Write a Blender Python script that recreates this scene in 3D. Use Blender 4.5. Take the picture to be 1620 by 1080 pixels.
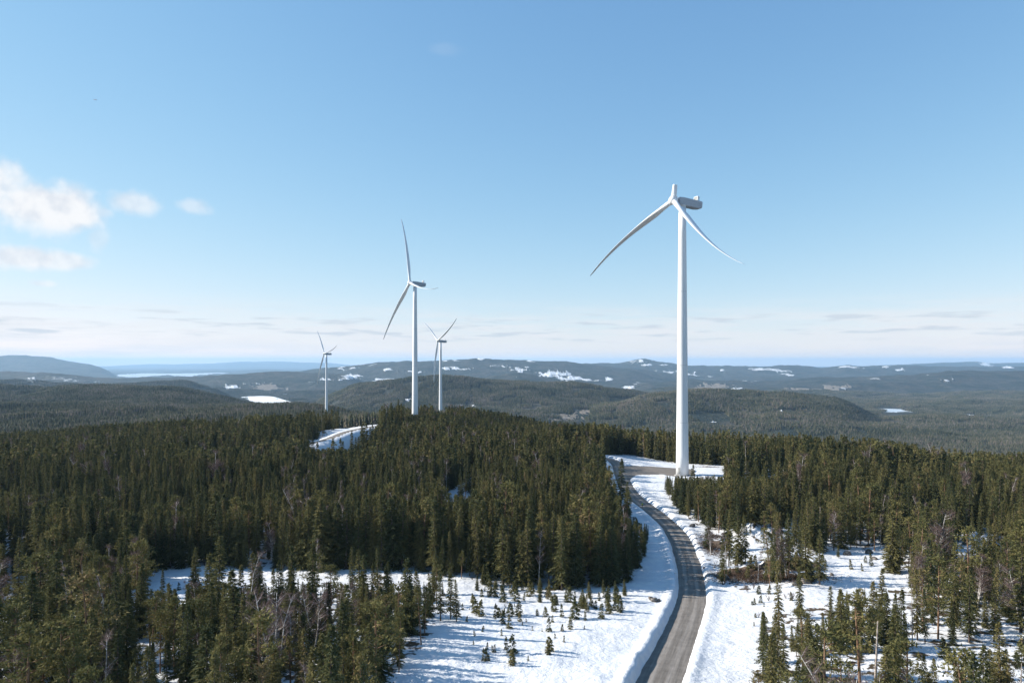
import bpy, math, random
import numpy as np
from mathutils import Vector, Matrix, Quaternion, Euler

random.seed(7)
rng = np.random.default_rng(7)
scene = bpy.context.scene
for o in list(bpy.data.objects):
    bpy.data.objects.remove(o)

# ------------------------------------------------------------------ camera
CZ = 55.8            # camera height above the foot of the nearest turbine (m)
F = 1080.0           # focal length in pixels of the 1620 px wide photograph
CX, HY = 810.0, 572.0
cam_d = bpy.data.cameras.new('camera')
cam_d.lens = 24.0
cam_d.sensor_width = 36.0
cam_d.shift_y = 32.0 / 1620.0
cam_d.clip_start = 1.0
cam_d.clip_end = 200000.0
cam = bpy.data.objects.new('camera', cam_d)
scene.collection.objects.link(cam)
cam.location = (0, 0, CZ)
cam.rotation_euler = (math.radians(90), 0, 0)
scene.camera = cam

# ------------------------------------------------------------------ light
SUN_EL = math.radians(28)
SUN_BACK = math.radians(-8)          # the sun stands to the left, a little ahead of the camera
sun_dir = Vector((-math.cos(SUN_BACK) * math.cos(SUN_EL), -math.sin(SUN_BACK) * math.cos(SUN_EL), math.sin(SUN_EL)))
sd = bpy.data.lights.new('sun', 'SUN')
sd.energy = 5.0
sd.angle = math.radians(0.5)
sd.color = (1.0, 0.93, 0.82)
sun = bpy.data.objects.new('sun', sd)
scene.collection.objects.link(sun)
sun.rotation_euler = sun_dir.to_track_quat('Z', 'Y').to_euler()

world = bpy.data.worlds.new('World')
scene.world = world
world.use_nodes = True
wn, wl = world.node_tree.nodes, world.node_tree.links
wn.clear()


class NB:
    """small helper for node trees"""
    def __init__(self, tree):
        self.t = tree
        self.n = tree.nodes
        self.l = tree.links

    def node(self, typ, **kw):
        nd = self.n.new(typ)
        for k, v in kw.items():
            setattr(nd, k, v)
        return nd

    def put(self, sock, v):
        if isinstance(v, bpy.types.NodeSocket):
            self.l.new(v, sock)
        else:
            sock.default_value = v

    def math(self, op, a, b=0.0, c=None, clamp=False):
        nd = self.node('ShaderNodeMath', operation=op, use_clamp=clamp)
        self.put(nd.inputs[0], a)
        self.put(nd.inputs[1], b)
        if c is not None:
            self.put(nd.inputs[2], c)
        return nd.outputs[0]

    def maprange(self, v, a, b, c=0.0, d=1.0, smooth=True):
        nd = self.node('ShaderNodeMapRange', interpolation_type='SMOOTHSTEP' if smooth else 'LINEAR')
        self.put(nd.inputs[0], v)
        for i, q in enumerate((a, b, c, d)):
            self.put(nd.inputs[1 + i], q)
        return nd.outputs[0]

    def noise(self, vec, scale, detail=4.0, rough=0.55, dim='3D', dist=0.0):
        nd = self.node('ShaderNodeTexNoise', noise_dimensions=dim)
        if vec is not None:
            self.put(nd.inputs['Vector'], vec)
        nd.inputs['Scale'].default_value = scale
        nd.inputs['Detail'].default_value = detail
        nd.inputs['Roughness'].default_value = rough
        nd.inputs['Distortion'].default_value = dist
        return nd.outputs[0]

    def mix(self, f, a, b):
        nd = self.node('ShaderNodeMix', data_type='RGBA')
        self.put(nd.inputs[0], f)
        self.put(nd.inputs[6], a)
        self.put(nd.inputs[7], b)
        return nd.outputs[2]

    def ramp(self, f, stops):
        nd = self.node('ShaderNodeValToRGB')
        self.put(nd.inputs[0], f)
        el = nd.color_ramp.elements
        while len(el) < len(stops):
            el.new(0.5)
        for e, (p, c) in zip(el, stops):
            e.position = p
            e.color = tuple(c) + (1.0,)
        return nd.outputs[0]


W = NB(world.node_tree)
sky = W.node('ShaderNodeTexSky', sky_type='NISHITA')
sky.sun_disc = False
sky.sun_elevation = SUN_EL
sky.sun_rotation = math.atan2(sun_dir.x, sun_dir.y)
sky.altitude = 500.0
sky.air_density = 1.0
sky.dust_density = 0.0
sky.ozone_density = 3.0
tc = W.node('ShaderNodeTexCoord')
sep = W.node('ShaderNodeSeparateXYZ')
wl.new(tc.outputs['Generated'], sep.inputs[0])
az = W.math('MULTIPLY', W.math('ARCTAN2', sep.outputs[0], sep.outputs[1]), 57.29578)
el = W.math('MULTIPLY', W.math('ARCSINE', sep.outputs[2]), 57.29578)


def px_dir(x, y):
    u, v = (x - CX) / F, (HY - y) / F
    return math.degrees(math.atan(u)), math.degrees(math.atan(v / math.hypot(1, u)))


cn_big = W.noise(tc.outputs['Generated'], 15.0, 5.0, 0.5)
cn_fine = W.noise(tc.outputs['Generated'], 42.0, 4.0, 0.5)
# small fair-weather cumulus: (photo x, photo y, half width in degrees, half height, strength)
CUM = [(50, 326, 5.2, 2.3, .95), (-45, 305, 5.2, 3.2, .95), (215, 322, 2.3, 1.1, .62), (305, 326, 1.6, .75, .42),
       (40, 408, 2.9, 1.0, .85), (98, 414, 2.0, .8, .75), (70, 449, 1.2, .35, .5), (155, 378, .9, 1.0, .3),
       (150, 335, 1.5, .6, .45), (700, 77, 2.2, .6, .06), (-260, 420, 4.0, 1.3, .8), (-420, 340, 5.5, 2.2, .9)]
mask = None
vert = None
for (x, y, ra, re, s) in CUM:
    a0, e0 = px_dir(x, y)
    da = W.math('DIVIDE', W.math('SUBTRACT', az, a0), ra)
    de = W.math('DIVIDE', W.math('SUBTRACT', el, e0), re)
    r = W.math('SQRT', W.math('ADD', W.math('MULTIPLY', da, da), W.math('MULTIPLY', de, de)))
    g = W.math('MULTIPLY_ADD', cn_big, 1.9, W.math('SUBTRACT', -0.20, r))
    g = W.math('MULTIPLY_ADD', cn_fine, 0.5, W.math('SUBTRACT', g, 0.25))
    g = W.math('MULTIPLY', W.maprange(g, -0.25, 0.45), s)
    mask = g if mask is None else W.math('MAXIMUM', mask, g)
# thin layered streaks low over the horizon, all the way round
cmb = W.node('ShaderNodeCombineXYZ')
wl.new(W.math('MULTIPLY', az, 0.055), cmb.inputs[0])
wl.new(W.math('MULTIPLY', el, 0.62), cmb.inputs[1])
st1 = W.noise(cmb.outputs[0], 2.1, 6.0, 0.62)
cmb2 = W.node('ShaderNodeCombineXYZ')
wl.new(W.math('MULTIPLY', az, 0.16), cmb2.inputs[0])
wl.new(W.math('MULTIPLY', el, 1.7), cmb2.inputs[1])
cmb2.inputs[2].default_value = 4.3
st2 = W.noise(cmb2.outputs[0], 1.15, 5.0, 0.55)
band1 = W.math('MULTIPLY', W.maprange(el, -0.5, 0.8), W.maprange(el, 5.6, 2.0))
strat = W.math('MULTIPLY', W.maprange(st1, 0.36, 0.66), W.math('MULTIPLY', band1, 0.85))
band2 = W.math('MULTIPLY', W.maprange(el, 1.4, 2.0), W.maprange(el, 4.6, 3.2))
grey = W.math('MULTIPLY', W.maprange(st2, 0.52, 0.66), W.math('MULTIPLY', band2, 0.75))
cloud_col = W.mix(W.maprange(cn_fine, 0.35, 0.62), (3.85, 4.0, 4.3, 1), (4.75, 4.75, 4.8, 1))
# film-like shoulder on the sky's own radiance (the same curve in every direction)
ssep = W.node('ShaderNodeSeparateColor')
wl.new(sky.outputs[0], ssep.inputs[0])
scmb = W.node('ShaderNodeCombineColor')
for i, (ga, kk) in enumerate(((1.08, 13.0), (1.58, 4.8), (2.16, 3.2))):
    c = ssep.outputs[i]
    wl.new(W.math('DIVIDE', W.math('MULTIPLY', c, ga), W.math('ADD', 1.0, W.math('DIVIDE', c, kk))), scmb.inputs[i])
c1 = W.mix(strat, scmb.outputs[0], (4.3, 4.3, 4.4, 1))
c2 = W.mix(grey, c1, (3.0, 3.35, 3.75, 1))
c3 = W.mix(mask, c2, cloud_col)
bg = W.node('ShaderNodeBackground')
wl.new(c3, bg.inputs[0])
bg.inputs[1].default_value = 0.114
wo = W.node('ShaderNodeOutputWorld')
wl.new(bg.outputs[0], wo.inputs[0])

vs = scene.view_settings
scene.display_settings.display_device = 'sRGB'
vs.view_transform = 'Standard'
vs.look = 'None'
vs.exposure = 0.85
vs.gamma = 1.0
vs.use_curve_mapping = False

scene.render.engine = 'CYCLES'
cy = scene.cycles
cy.max_bounces = 5
cy.diffuse_bounces = 3
cy.glossy_bounces = 2
cy.transmission_bounces = 2
cy.volume_bounces = 3
cy.transparent_max_bounces = 4
cy.use_denoising = True
try:
    cy.denoiser = 'OPENIMAGEDENOISE'
    cy.denoising_input_passes = 'RGB_ALBEDO_NORMAL'
    cy.denoising_prefilter = 'ACCURATE'
except Exception:
    pass
cy.sample_clamp_indirect = 6.0

# ------------------------------------------------------------------ numeric helpers


def hash2(ix, iy, seed):
    h = (ix.astype(np.int64) * 374761393 + iy.astype(np.int64) * 668265263 + seed * 982451653) & 0xFFFFFFFF
    h = ((h ^ (h >> 13)) * 1274126177) & 0xFFFFFFFF
    h = (h ^ (h >> 16)) & 0xFFFFFFFF
    return h / 4294967295.0


def vnoise(x, y, seed=0):
    x = np.asarray(x, float)
    y = np.asarray(y, float)
    ix, iy = np.floor(x), np.floor(y)
    fx, fy = x - ix, y - iy
    fx = fx * fx * fx * (fx * (fx * 6 - 15) + 10)
    fy = fy * fy * fy * (fy * (fy * 6 - 15) + 10)
    a, b = hash2(ix, iy, seed), hash2(ix + 1, iy, seed)
    c, d = hash2(ix, iy + 1, seed), hash2(ix + 1, iy + 1, seed)
    return (a * (1 - fx) + b * fx) * (1 - fy) + (c * (1 - fx) + d * fx) * fy


def fbm(x, y, scale, octv=4, seed=0, gain=0.5):
    """zero-centred fractal noise, about -1..1"""
    s, amp, tot = 0.0, 1.0, 0.0
    for i in range(octv):
        k = 2.03 ** i / scale
        s = s + amp * (vnoise(x * k + 17.3 * i, y * k - 9.1 * i, seed + i) * 2 - 1)
        tot += amp
        amp *= gain
    return s / tot * 1.6


def smooth(a, b, v):
    t = np.clip((v - a) / (b - a), 0, 1)
    return t * t * (3 - 2 * t)


def inside(px, py, poly):
    px = np.asarray(px)
    py = np.asarray(py)
    r = np.zeros(px.shape, bool)
    n = len(poly)
    for i in range(n):
        x0, y0 = poly[i]
        x1, y1 = poly[(i + 1) % n]
        if y0 == y1:
            continue
        c = ((y0 > py) != (y1 > py)) & (px < (x1 - x0) * (py - y0) / (y1 - y0) + x0)
        r ^= c
    return r


def catmull(pts, n=10):
    pts = [np.array(p, float) for p in pts]
    pts = [2 * pts[0] - pts[1]] + pts + [2 * pts[-1] - pts[-2]]
    out = []
    for i in range(1, len(pts) - 2):
        p0, p1, p2, p3 = pts[i - 1:i + 3]
        for k in range(n):
            t = k / n
            out.append(0.5 * ((2 * p1) + (-p0 + p2) * t + (2 * p0 - 5 * p1 + 4 * p2 - p3) * t * t + (-p0 + 3 * p1 - 3 * p2 + p3) * t ** 3))
    out.append(pts[-2])
    return np.array(out)


# ------------------------------------------------------------------ the lie of the land
QT = np.array([0, 60, 110, 135, 160, 200, 335, 420, 500, 663, 900, 1150, 1460, 2000, 2500, 3500, 4500, 5500, 7000, 10000, 15000, 24000, 70000], float)
UT = [-.95, -.3, -.12, .1, .25, .45, .75, .95]
ZT = np.array([
    [9, 9, 7, 4, 1, 0, -3, -9, -17, -35, -53, -64, -78, -92, -112, -205, -300, -300, -300, -300, -300, -350, -380],
    [9, 9, 7, 4, 1, 0, 0, -2, -5, -17, -38, -53, -64, -108, -155, -240, -300, -300, -300, -300, -300, -350, -380],
    [9, 9, 7, 4, 1, 0, 0, -1, -2, -4, -26, -46, -82, -150, -195, -230, -270, -290, -300, -300, -300, -330, -380],
    [9, 9, 7, 3.5, .8, 0, 0, -3, -7, -25, -75, -120, -160, -195, -215, -245, -270, -285, -295, -290, -280, -300, -380],
    [9, 9, 7, 3.5, .8, 0, 0, -5, -14, -48, -105, -150, -180, -205, -220, -255, -280, -285, -290, -280, -270, -300, -380],
    [9, 9, 7, 4, 2.0, 1, -1, -7, -22, -58, -112, -155, -185, -205, -220, -250, -280, -285, -285, -270, -260, -300, -380],
    [9, 9, 8, 5, 3.0, 1, -6, -18, -36, -70, -118, -155, -185, -205, -220, -250, -275, -280, -280, -260, -240, -300, -380],
    [9, 9, 8, 5, 3.0, 0, -9, -24, -42, -74, -118, -155, -185, -205, -220, -250, -275, -280, -280, -260, -240, -300, -380]], float)
Z1 = None
# ridges: depth (m), half depth (m), skyline as photo pixels
RIDGES = [
    (2700, 650, [(-300, 612), (0, 617), (100, 616), (200, 621), (280, 623), (330, 634), (400, 652), (470, 668)]),
    (4300, 900, [(470, 662), (515, 634), (560, 612), (610, 605), (700, 602), (830, 604), (900, 610), (1000, 622), (1060, 640)]),
    (3500, 620, [(960, 640), (1030, 624), (1100, 618), (1250, 625), (1330, 639), (1370, 655), (1410, 668), (1480, 680)]),
    (5600, 700, [(-200, 602), (60, 603), (180, 603), (250, 601), (300, 606), (340, 616), (372, 634)]),
    (9000, 1500, [(-300, 584), (0, 586), (80, 585), (150, 595), (200, 597), (300, 594), (350, 592), (420, 592), (480, 590), (540, 592)]),
    (8200, 700, [(740, 608), (780, 595), (820, 591), (860, 595), (910, 606)]),
    (9000, 1300, [(1040, 606), (1090, 600), (1200, 604), (1300, 600), (1400, 596), (1500, 588), (1620, 584), (1900, 583)]),
    (12000, 1800, [(400, 600), (440, 592), (480, 586), (510, 581), (560, 576), (600, 571), (640, 569), (660, 570), (720, 567), (750, 566), (790, 570), (860, 570), (900, 573), (940, 577), (1000, 582), (1060, 592)]),
    (15500, 1900, [(820, 582), (850, 577), (930, 574), (980, 572), (1000, 569), (1020, 566.5), (1045, 570), (1080, 574), (1150, 576), (1200, 577), (1260, 575), (1300, 577), (1340, 574), (1380, 577), (1450, 578), (1900, 579)]),
    (19000, 2300, [(-700, 560), (-200, 559), (0, 562), (40, 561), (80, 565), (110, 571), (140, 574), (160, 580), (175, 588), (187, 600)]),
    (24000, 2500, [(1330, 582), (1380, 578), (1450, 575), (1520, 573), (1545, 571), (1580, 574), (1620, 573), (1900, 574)]),
    (27000, 1500, [(340, 595), (360, 591), (380, 587), (420, 585), (470, 586), (520, 590)]),
    (50000, 5000, [(-700, 580), (150, 580), (200, 578), (250, 576), (330, 575.5), (380, 573), (450, 572.5), (520, 574), (560, 578), (620, 586), (1000, 590), (1900, 590)]),
]


def px_xy(px, py, z=0.0):
    q = (CZ - z) * F / (py - HY)
    return ((px - CX) / F * q, q)


ROAD_PX = [(1012, 1190, 9), (1030, 1115, 8.3), (1043, 1078, 7.2), (1068, 1020, 4.0), (1084, 980, 2.0), (1093, 950, .9), (1094, 926, .4), (1086, 882, 0), (1068, 842, 0), (1039, 814, 0), (1011, 793, 0), (995, 777, 0), (986, 760, 0), (981, 745, 0), (977, 735, 0), (968, 728.5, 0), (950, 724, 0), (925, 721, 0)]
ROAD = catmull([px_xy(x, y, z) + (z,) for x, y, z in ROAD_PX], 12)
ROAD_HW = 3.1
ROAD2_PX = [(440, 711, 3.0), (478, 704, 4.5), (505, 698, 6), (530, 690, 8), (545, 684, 9), (565, 679, 9.5), (592, 674.5, 9.5), (640, 671, 8)]
ROAD2 = catmull([px_xy(x, y, z) + (z,) for x, y, z in ROAD2_PX], 10)
TXY = [(269.5 / F * 335.0, 335.0), (-153.5 / F * 663.4, 663.4), (-113.0 / F * 1148, 1148.0), (-293.5 / F * 1470, 1470.0)]
T1_XY = (269.5 / F * 335.0, 335.0)
PAD = [px_xy(x, y) for x, y in [(982, 737), (1000, 736), (1030, 737.5), (1066, 740), (1098, 742), (1100, 753), (1068, 753.5), (1050, 752), (1012, 753), (994, 759), (984, 757)]]
LAKES = [  # frozen lakes: outline in photo pixels, level
    ([(381, 628), (400, 626.5), (430, 627), (452, 633), (475, 639), (494, 642.5), (470, 643), (440, 640), (412, 638), (395, 634)], -300.0),
    ([(1383, 647), (1400, 646), (1425, 647), (1447, 652), (1442, 655.5), (1415, 655), (1396, 653)], -280.0),
    ([(183, 598), (188, 592), (225, 590.5), (290, 590.5), (345, 589.5), (362, 590), (330, 593), (300, 597)], -352.0)]


def poly_dist(x, y, line):
    """distance to a polyline, signed side (+ = right of travel), height there, arc position"""
    best = np.full(x.shape, 1e18)
    zz = np.zeros(x.shape)
    side = np.ones(x.shape)
    ss = np.zeros(x.shape)
    s0 = 0.0
    for i in range(len(line) - 1):
        a, b = line[i], line[i + 1]
        d = b[:2] - a[:2]
        L2 = d @ d
        t = np.clip(((x - a[0]) * d[0] + (y - a[1]) * d[1]) / L2, 0, 1)
        ex, ey = x - (a[0] + t * d[0]), y - (a[1] + t * d[1])
        r2 = ex * ex + ey * ey
        m = r2 < best
        best[m] = r2[m]
        zz[m] = (a[2] + t * (b[2] - a[2]))[m]
        side[m] = np.sign(d[1] * ex - d[0] * ey)[m]
        ss[m] = (s0 + t * math.sqrt(L2))[m]
        s0 += math.sqrt(L2)
    return np.sqrt(best), side, zz, ss


def polar(x, y):
    d = np.hypot(x, y)
    ang = np.clip(np.arctan2(x, y), -0.83, 0.83)
    return np.tan(ang), d * np.cos(ang)


def height(x, y, road=True):
    x = np.asarray(x, float)
    y = np.asarray(y, float)
    u, q = polar(x, y)
    px = CX + F * u
    cols = np.stack([np.interp(q, QT, zr) for zr in ZT], -1)
    ui = np.clip(np.interp(u, UT, np.arange(len(UT))), 0, len(UT) - 1.001)
    i0 = np.floor(ui).astype(int)
    f = ui - i0
    f = f * f * (3 - 2 * f)
    z = np.take_along_axis(cols, i0[..., None], -1)[..., 0] * (1 - f) + np.take_along_axis(cols, i0[..., None] + 1, -1)[..., 0] * f
    # local relief
    near = smooth(150, 420, q)
    rel = fbm(x, y, 140, 4, 3) * (1.8 * smooth(190, 340, q) + 2.6 * smooth(360, 560, q)) * (1 - smooth(1500, 2600, q))
    rel = rel + fbm(x, y, 420, 4, 8) * 8 * smooth(480, 900, q) * (u < .12 + 0 * q)
    rel = rel + fbm(x, y, 700, 5, 5) * 34 * smooth(800, 2400, q) + fbm(x, y, 1100, 3, 6) * 24 * smooth(1800, 3200, q)
    for tx, ty in TXY:
        rel = rel * (1 - np.exp(-((x - tx) ** 2 + (y - ty) ** 2) / 90.0 ** 2))
    z = z + rel
    z = z + np.exp(-(((x + 128) / 48) ** 2 + ((y - 500) / 55) ** 2)) * 9 - np.exp(-(((x + 115) / 45) ** 2 + ((y - 400) / 35) ** 2)) * 5
    z0 = z
    wob = fbm(x, y, 2600, 5, 11)
    for D, Wd, prof in RIDGES:
        xs = [p[0] for p in prof]
        ys = [p[1] for p in prof]
        yy = np.interp(px, xs, ys)
        edge = smooth(xs[0] - 60, xs[0], px) * (1 - smooth(xs[-1], xs[-1] + 60, px))
        zr = CZ + (HY - yy) / F * D + fbm(x, y, D * .05, 4, 131, .6) * D * .0011 + fbm(x, y, 520, 3, 133) * (22 if D < 6000 else 0)
        g = np.exp(-((q - D * (1 + 0.03 * wob)) / Wd) ** 2) * edge
        z = np.maximum(z, z0 + (zr - z0) * g)
    rough = smooth(2500, 8000, q) * (1 - smooth(16000, 30000, q))
    z = z + (fbm(x, y, 1500, 5, 21, .6) * 42 + fbm(x, y, 420, 4, 25, .6) * 12) * rough - 16 * rough
    # small hummocks in the snow near the camera
    z = z + (fbm(x, y, 16, 4, 31) * 0.45 + fbm(x, y, 3.2, 3, 37) * 0.10) * (1 - near * .6) * (q < 900)
    if road:
        # the earthy mound right of the road and the cut bank above it
        for (mx, my, ax, ay, hh) in MOUNDS:
            z = z + np.exp(-(((x - mx) / ax) ** 2 + ((y - my) / ay) ** 2) ** 2) * hh * (1 + .75 * fbm(x, y, 3.0, 4, 41, .75))
        py = HY + F * (CZ - z) / np.maximum(q, 1)
        for poly, lev in LAKES:
            m = inside(px, HY + F * (CZ - lev) / np.maximum(q, 1), poly) & (q > 3000)
            z = np.where(m, lev - 3, z)
        m = (np.abs(x - 50) < 110) & (y > 60) & (y < 460)
        if m.any():
            xs, ys = x[m], y[m]
            d, side, zr, ss = poly_dist(xs, ys, ROAD)
            zs = z[m] + 0.55
            wig = fbm(ss, side * 50, 11.0, 4, 51) * np.where(side < 0, 1.0, .6)
            hw = ROAD_HW + 0.30 * wig
            # snow level beside the road follows the road
            k = 1 - smooth(6, 26, d)
            zs = zs * (1 - k) + (zr + 0.75 + (fbm(xs, ys, 16, 4, 31) * .3 + fbm(xs, ys, 3.2, 3, 37) * .10) * smooth(4.2, 9, d)) * k
            bh = np.where(side < 0, 0.75, 0.30) * (1 + .5 * wig)
            wb = .7 + ys / 330.0
            zs = zs + bh * np.exp(-((d - hw - 1.5 * wb) / wb) ** 2)
            ramp = smooth(hw, hw + 0.85 * wb, d)
            zs = np.where(d < hw + .85 * wb, (zr - 0.12) * (1 - ramp) + zs * ramp, zs)
            ip = inside(xs, ys, PAD)
            zs = np.where(ip, np.minimum(zs, -0.12), zs)
            dt = np.hypot(xs - T1_XY[0], ys - T1_XY[1])
            zs = np.where(dt < 9, np.minimum(zs, 0.1 + .02 * dt), zs)
            z = z.copy()
            z[m] = zs
        m = (x < -60) & (x > -290) & (y > 370) & (y < 680)
        if m.any():
            d, side, zr, ss = poly_dist(x[m], y[m], ROAD2)
            k = 1 - smooth(4, 18, d)
            zs = z[m] * (1 - k) + (zr + .35) * k
            zs = np.where(d < 3.2, zr - .12, zs)
            z = z.copy()
            z[m] = zs
    return z


def hpt(x, y):
    return float(height(np.array([x]), np.array([y]))[0])


MOUNDS = []
for (mx, my, mz, ax, ay, hh) in [(1170, 908, 0, 7, 4, 2.0), (1245, 908, 0, 9, 4, 2.0), (1125, 858, 0, 3.5, 8, 1.8), (1180, 850, 0, 10, 10, 2.6), (1545, 860, 0, 9, 8, 2.0)]:
    p = px_xy(mx, my, mz)
    MOUNDS.append((p[0], p[1], ax, ay, hh))


def ground_at(px, py):
    """point of the ground seen at a photo pixel (marching along the ray)"""
    u, v = (px - CX) / F, (HY - py) / F
    qs = np.concatenate([np.arange(70, 700, 1.0), np.geomspace(700, 60000, 900)])
    zs = height(u * qs, qs)
    ray = CZ + v * qs
    hit = np.where(zs >= ray)[0]
    q = qs[hit[0]] if len(hit) else qs[-1]
    return (u * q, q, float(height(np.array([u * q]), np.array([q]))[0]))


# clearings far off, seen as snow fields: photo x, y, half width, half height, 0 = white .. 1 = brownish
CLEAR = [(365, 612, 15, 3, 0), (400, 607, 10, 2, 0), (425, 612, 22, 5, .6), (447, 623, 8, 1.6, 0), (50, 598, 8, 2.2, .3), (10, 639, 13, 3, 0), (555, 595, 16, 4.5, .1),
         (613, 584, 7, 2.2, 0), (655, 589, 22, 2.2, 0), (715, 583, 30, 2.4, 0), (790, 579, 17, 1.7, 0), (822, 585, 16, 5, .3), (878, 591, 28, 6, .2), (905, 598, 22, 4.5, 0),
         (560, 581, 6, 1.6, 0), (995, 612, 12, 3, .2), (1012, 571, 16, 2.6, 0), (965, 599, 7, 3, 0), (645, 632, 8, 4, 0), (685, 643, 16, 1.6, 0), (730, 641, 9, 3, 0), (752, 641, 6, 3, 0),
         (890, 660, 30, 7, .55), (930, 651, 18, 3.5, .8), (885, 636, 15, 1.6, 0), (1142, 584, 5, 4.5, .2), (1130, 612, 27, 5, .9), (1162, 615, 13, 3, .4), (1325, 613, 22, 4, .9), (1500, 601, 9, 2.5, .2),
         (1562, 575, 13, 4.5, 0), (1595, 581, 11, 2, 0), (1400, 580, 9, 1.5, 0), (1425, 585, 8, 1.5, 0), (1530, 656, 11, 4, .2), (1567, 657, 13, 3, 0), (1515, 672, 11, 1.5, 0), (1127, 667, 10, 2, .1),
         (1235, 650, 5, 2.2, 0), (1098, 629, 6, 1.5, 0), (1335, 614, 5, 1.2, 0), (1412, 621, 7, 1.5, .4), (840, 571, 6, 1.5, 0), (760, 567, 8, 1, 0),
         (1025, 577, 12, 1.3, 0), (1050, 577, 8, 1.3, 0), (520, 600, 40, 1.6, .1), (1265, 616, 30, 2.0, .9)]


def clearing(px, py, q):
    m = np.zeros(np.shape(px))
    br = np.zeros(np.shape(px))
    nz = fbm(px, py * 3.0, 7.0, 4, 61, .7) * .85
    for (cx, cy, rx, ry, b) in CLEAR:
        r = np.hypot((px - cx) / rx, (py - cy) / ry) + nz
        k = (r < 1) & (q > 1300)
        m[k] = np.maximum(m[k], (1.15 - r[k]))
        br[k] = b
    return m, br


# ------------------------------------------------------------------ scene helpers
COL = scene.collection


def link(o):
    COL.objects.link(o)
    return o


def tag(o, label=None, cat=None, group=None, kind=None):
    if label:
        o['label'] = label
    if cat:
        o['category'] = cat
    if group:
        o['group'] = group
    if kind:
        o['kind'] = kind
    return o


def mesh_np(name, V, Fc, mats=(), mat_idx=None, smooth_=False):
    """mesh from numpy vertices and an (n,3) or (n,4) face array"""
    V = np.asarray(V, np.float32)
    Fc = np.asarray(Fc, np.int32)
    me = bpy.data.meshes.new(name)
    n, k = Fc.shape
    me.vertices.add(len(V))
    me.vertices.foreach_set('co', V.ravel())
    me.loops.add(n * k)
    me.loops.foreach_set('vertex_index', Fc.ravel())
    me.polygons.add(n)
    me.polygons.foreach_set('loop_start', np.arange(0, n * k, k, dtype=np.int32))
    if smooth_:
        me.polygons.foreach_set('use_smooth', np.ones(n, bool))
    for m in mats:
        me.materials.append(m)
    if mat_idx is not None:
        me.polygons.foreach_set('material_index', np.asarray(mat_idx, np.int32))
    me.update(calc_edges=True)
    return me


def fattr(me, name, arr):
    a = me.attributes.new(name, 'FLOAT', 'POINT')
    a.data.foreach_set('value', np.asarray(arr, np.float32).ravel())


class MB:
    """collects quads and triangles for one part"""
    def __init__(self):
        self.v = []
        self.f = []

    def loft(self, rings, cap=True):
        b = len(self.v)
        n = len(rings[0])
        for r in rings:
            self.v += [tuple(p) for p in r]
        for i in range(len(rings) - 1):
            for j in range(n):
                k = (j + 1) % n
                self.f.append((b + i * n + j, b + i * n + k, b + (i + 1) * n + k, b + (i + 1) * n + j))
        if cap:
            self.f.append(tuple(b + j for j in range(n))[::-1])
            e = b + (len(rings) - 1) * n
            self.f.append(tuple(e + j for j in range(n)))
        return self

    def box(self, c, s, M=None, bev=0.0):
        x, y, z = s[0] / 2, s[1] / 2, s[2] / 2
        if bev:
            prof = []
            for zz, ins in ((-z, bev), (-z + bev, 0), (z - bev, 0), (z, bev)):
                X, Y = x - ins, y - ins
                b = min(bev, X * .5, Y * .5)
                prof.append([Vector(p) for p in [(X - b, -Y, zz), (X, -Y + b, zz), (X, Y - b, zz), (X - b, Y, zz), (-X + b, Y, zz), (-X, Y - b, zz), (-X, -Y + b, zz), (-X + b, -Y, zz)]])
        else:
            prof = [[Vector((x, -y, zz)), Vector((x, y, zz)), Vector((-x, y, zz)), Vector((-x, -y, zz))] for zz in (-z, z)]
        C = Vector(c)
        rings = [[((M @ p) if M is not None else p) + C for p in r] for r in prof]
        return self.loft(rings)

    def tube(self, pts, rads, n=8):
        rings = []
        pts = [Vector(p) for p in pts]
        for i, p in enumerate(pts):
            t = (pts[min(i + 1, len(pts) - 1)] - pts[max(i - 1, 0)]).normalized()
            s = t.cross(Vector((0.3, 0.9, 0.17))).normalized()
            w = t.cross(s)
            rings.append([p + (s * math.cos(a) + w * math.sin(a)) * rads[i] for a in [2 * math.pi * j / n for j in range(n)]])
        return self.loft(rings)

    def mesh(self, name, mat, smooth_=False):
        me = bpy.data.meshes.new(name)
        me.from_pydata(self.v, [], self.f)
        if mat:
            me.materials.append(mat)
        if smooth_:
            me.polygons.foreach_set('use_smooth', np.ones(len(me.polygons), bool))
        me.update()
        return me

    def build(self, name, mat, parent=None, smooth_=False):
        o = bpy.data.objects.new(name, self.mesh(name, mat, smooth_))
        link(o)
        o.parent = parent
        return o


def empty(name, loc, rz=0.0):
    o = bpy.data.objects.new(name, None)
    o.empty_display_size = 0.5
    link(o)
    o.location = loc
    o.rotation_euler = (0, 0, rz)
    return o


def new_mat(name):
    m = bpy.data.materials.new(name)
    m.use_nodes = True
    m.node_tree.nodes.clear()
    nb = NB(m.node_tree)
    out = nb.node('ShaderNodeOutputMaterial')
    b = nb.node('ShaderNodeBsdfPrincipled')
    nb.l.new(b.outputs[0], out.inputs[0])
    b.inputs['Roughness'].default_value = 0.9
    b.inputs['Specular IOR Level'].default_value = 0.1
    return m, nb, b, out


# ------------------------------------------------------------------ materials
def bump(nb, b, h, strength, dist):
    n = nb.node('ShaderNodeBump')
    n.inputs['Strength'].default_value = strength
    n.inputs['Distance'].default_value = dist
    nb.l.new(h, n.inputs['Height'])
    nb.l.new(n.outputs[0], b.inputs['Normal'])


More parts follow.
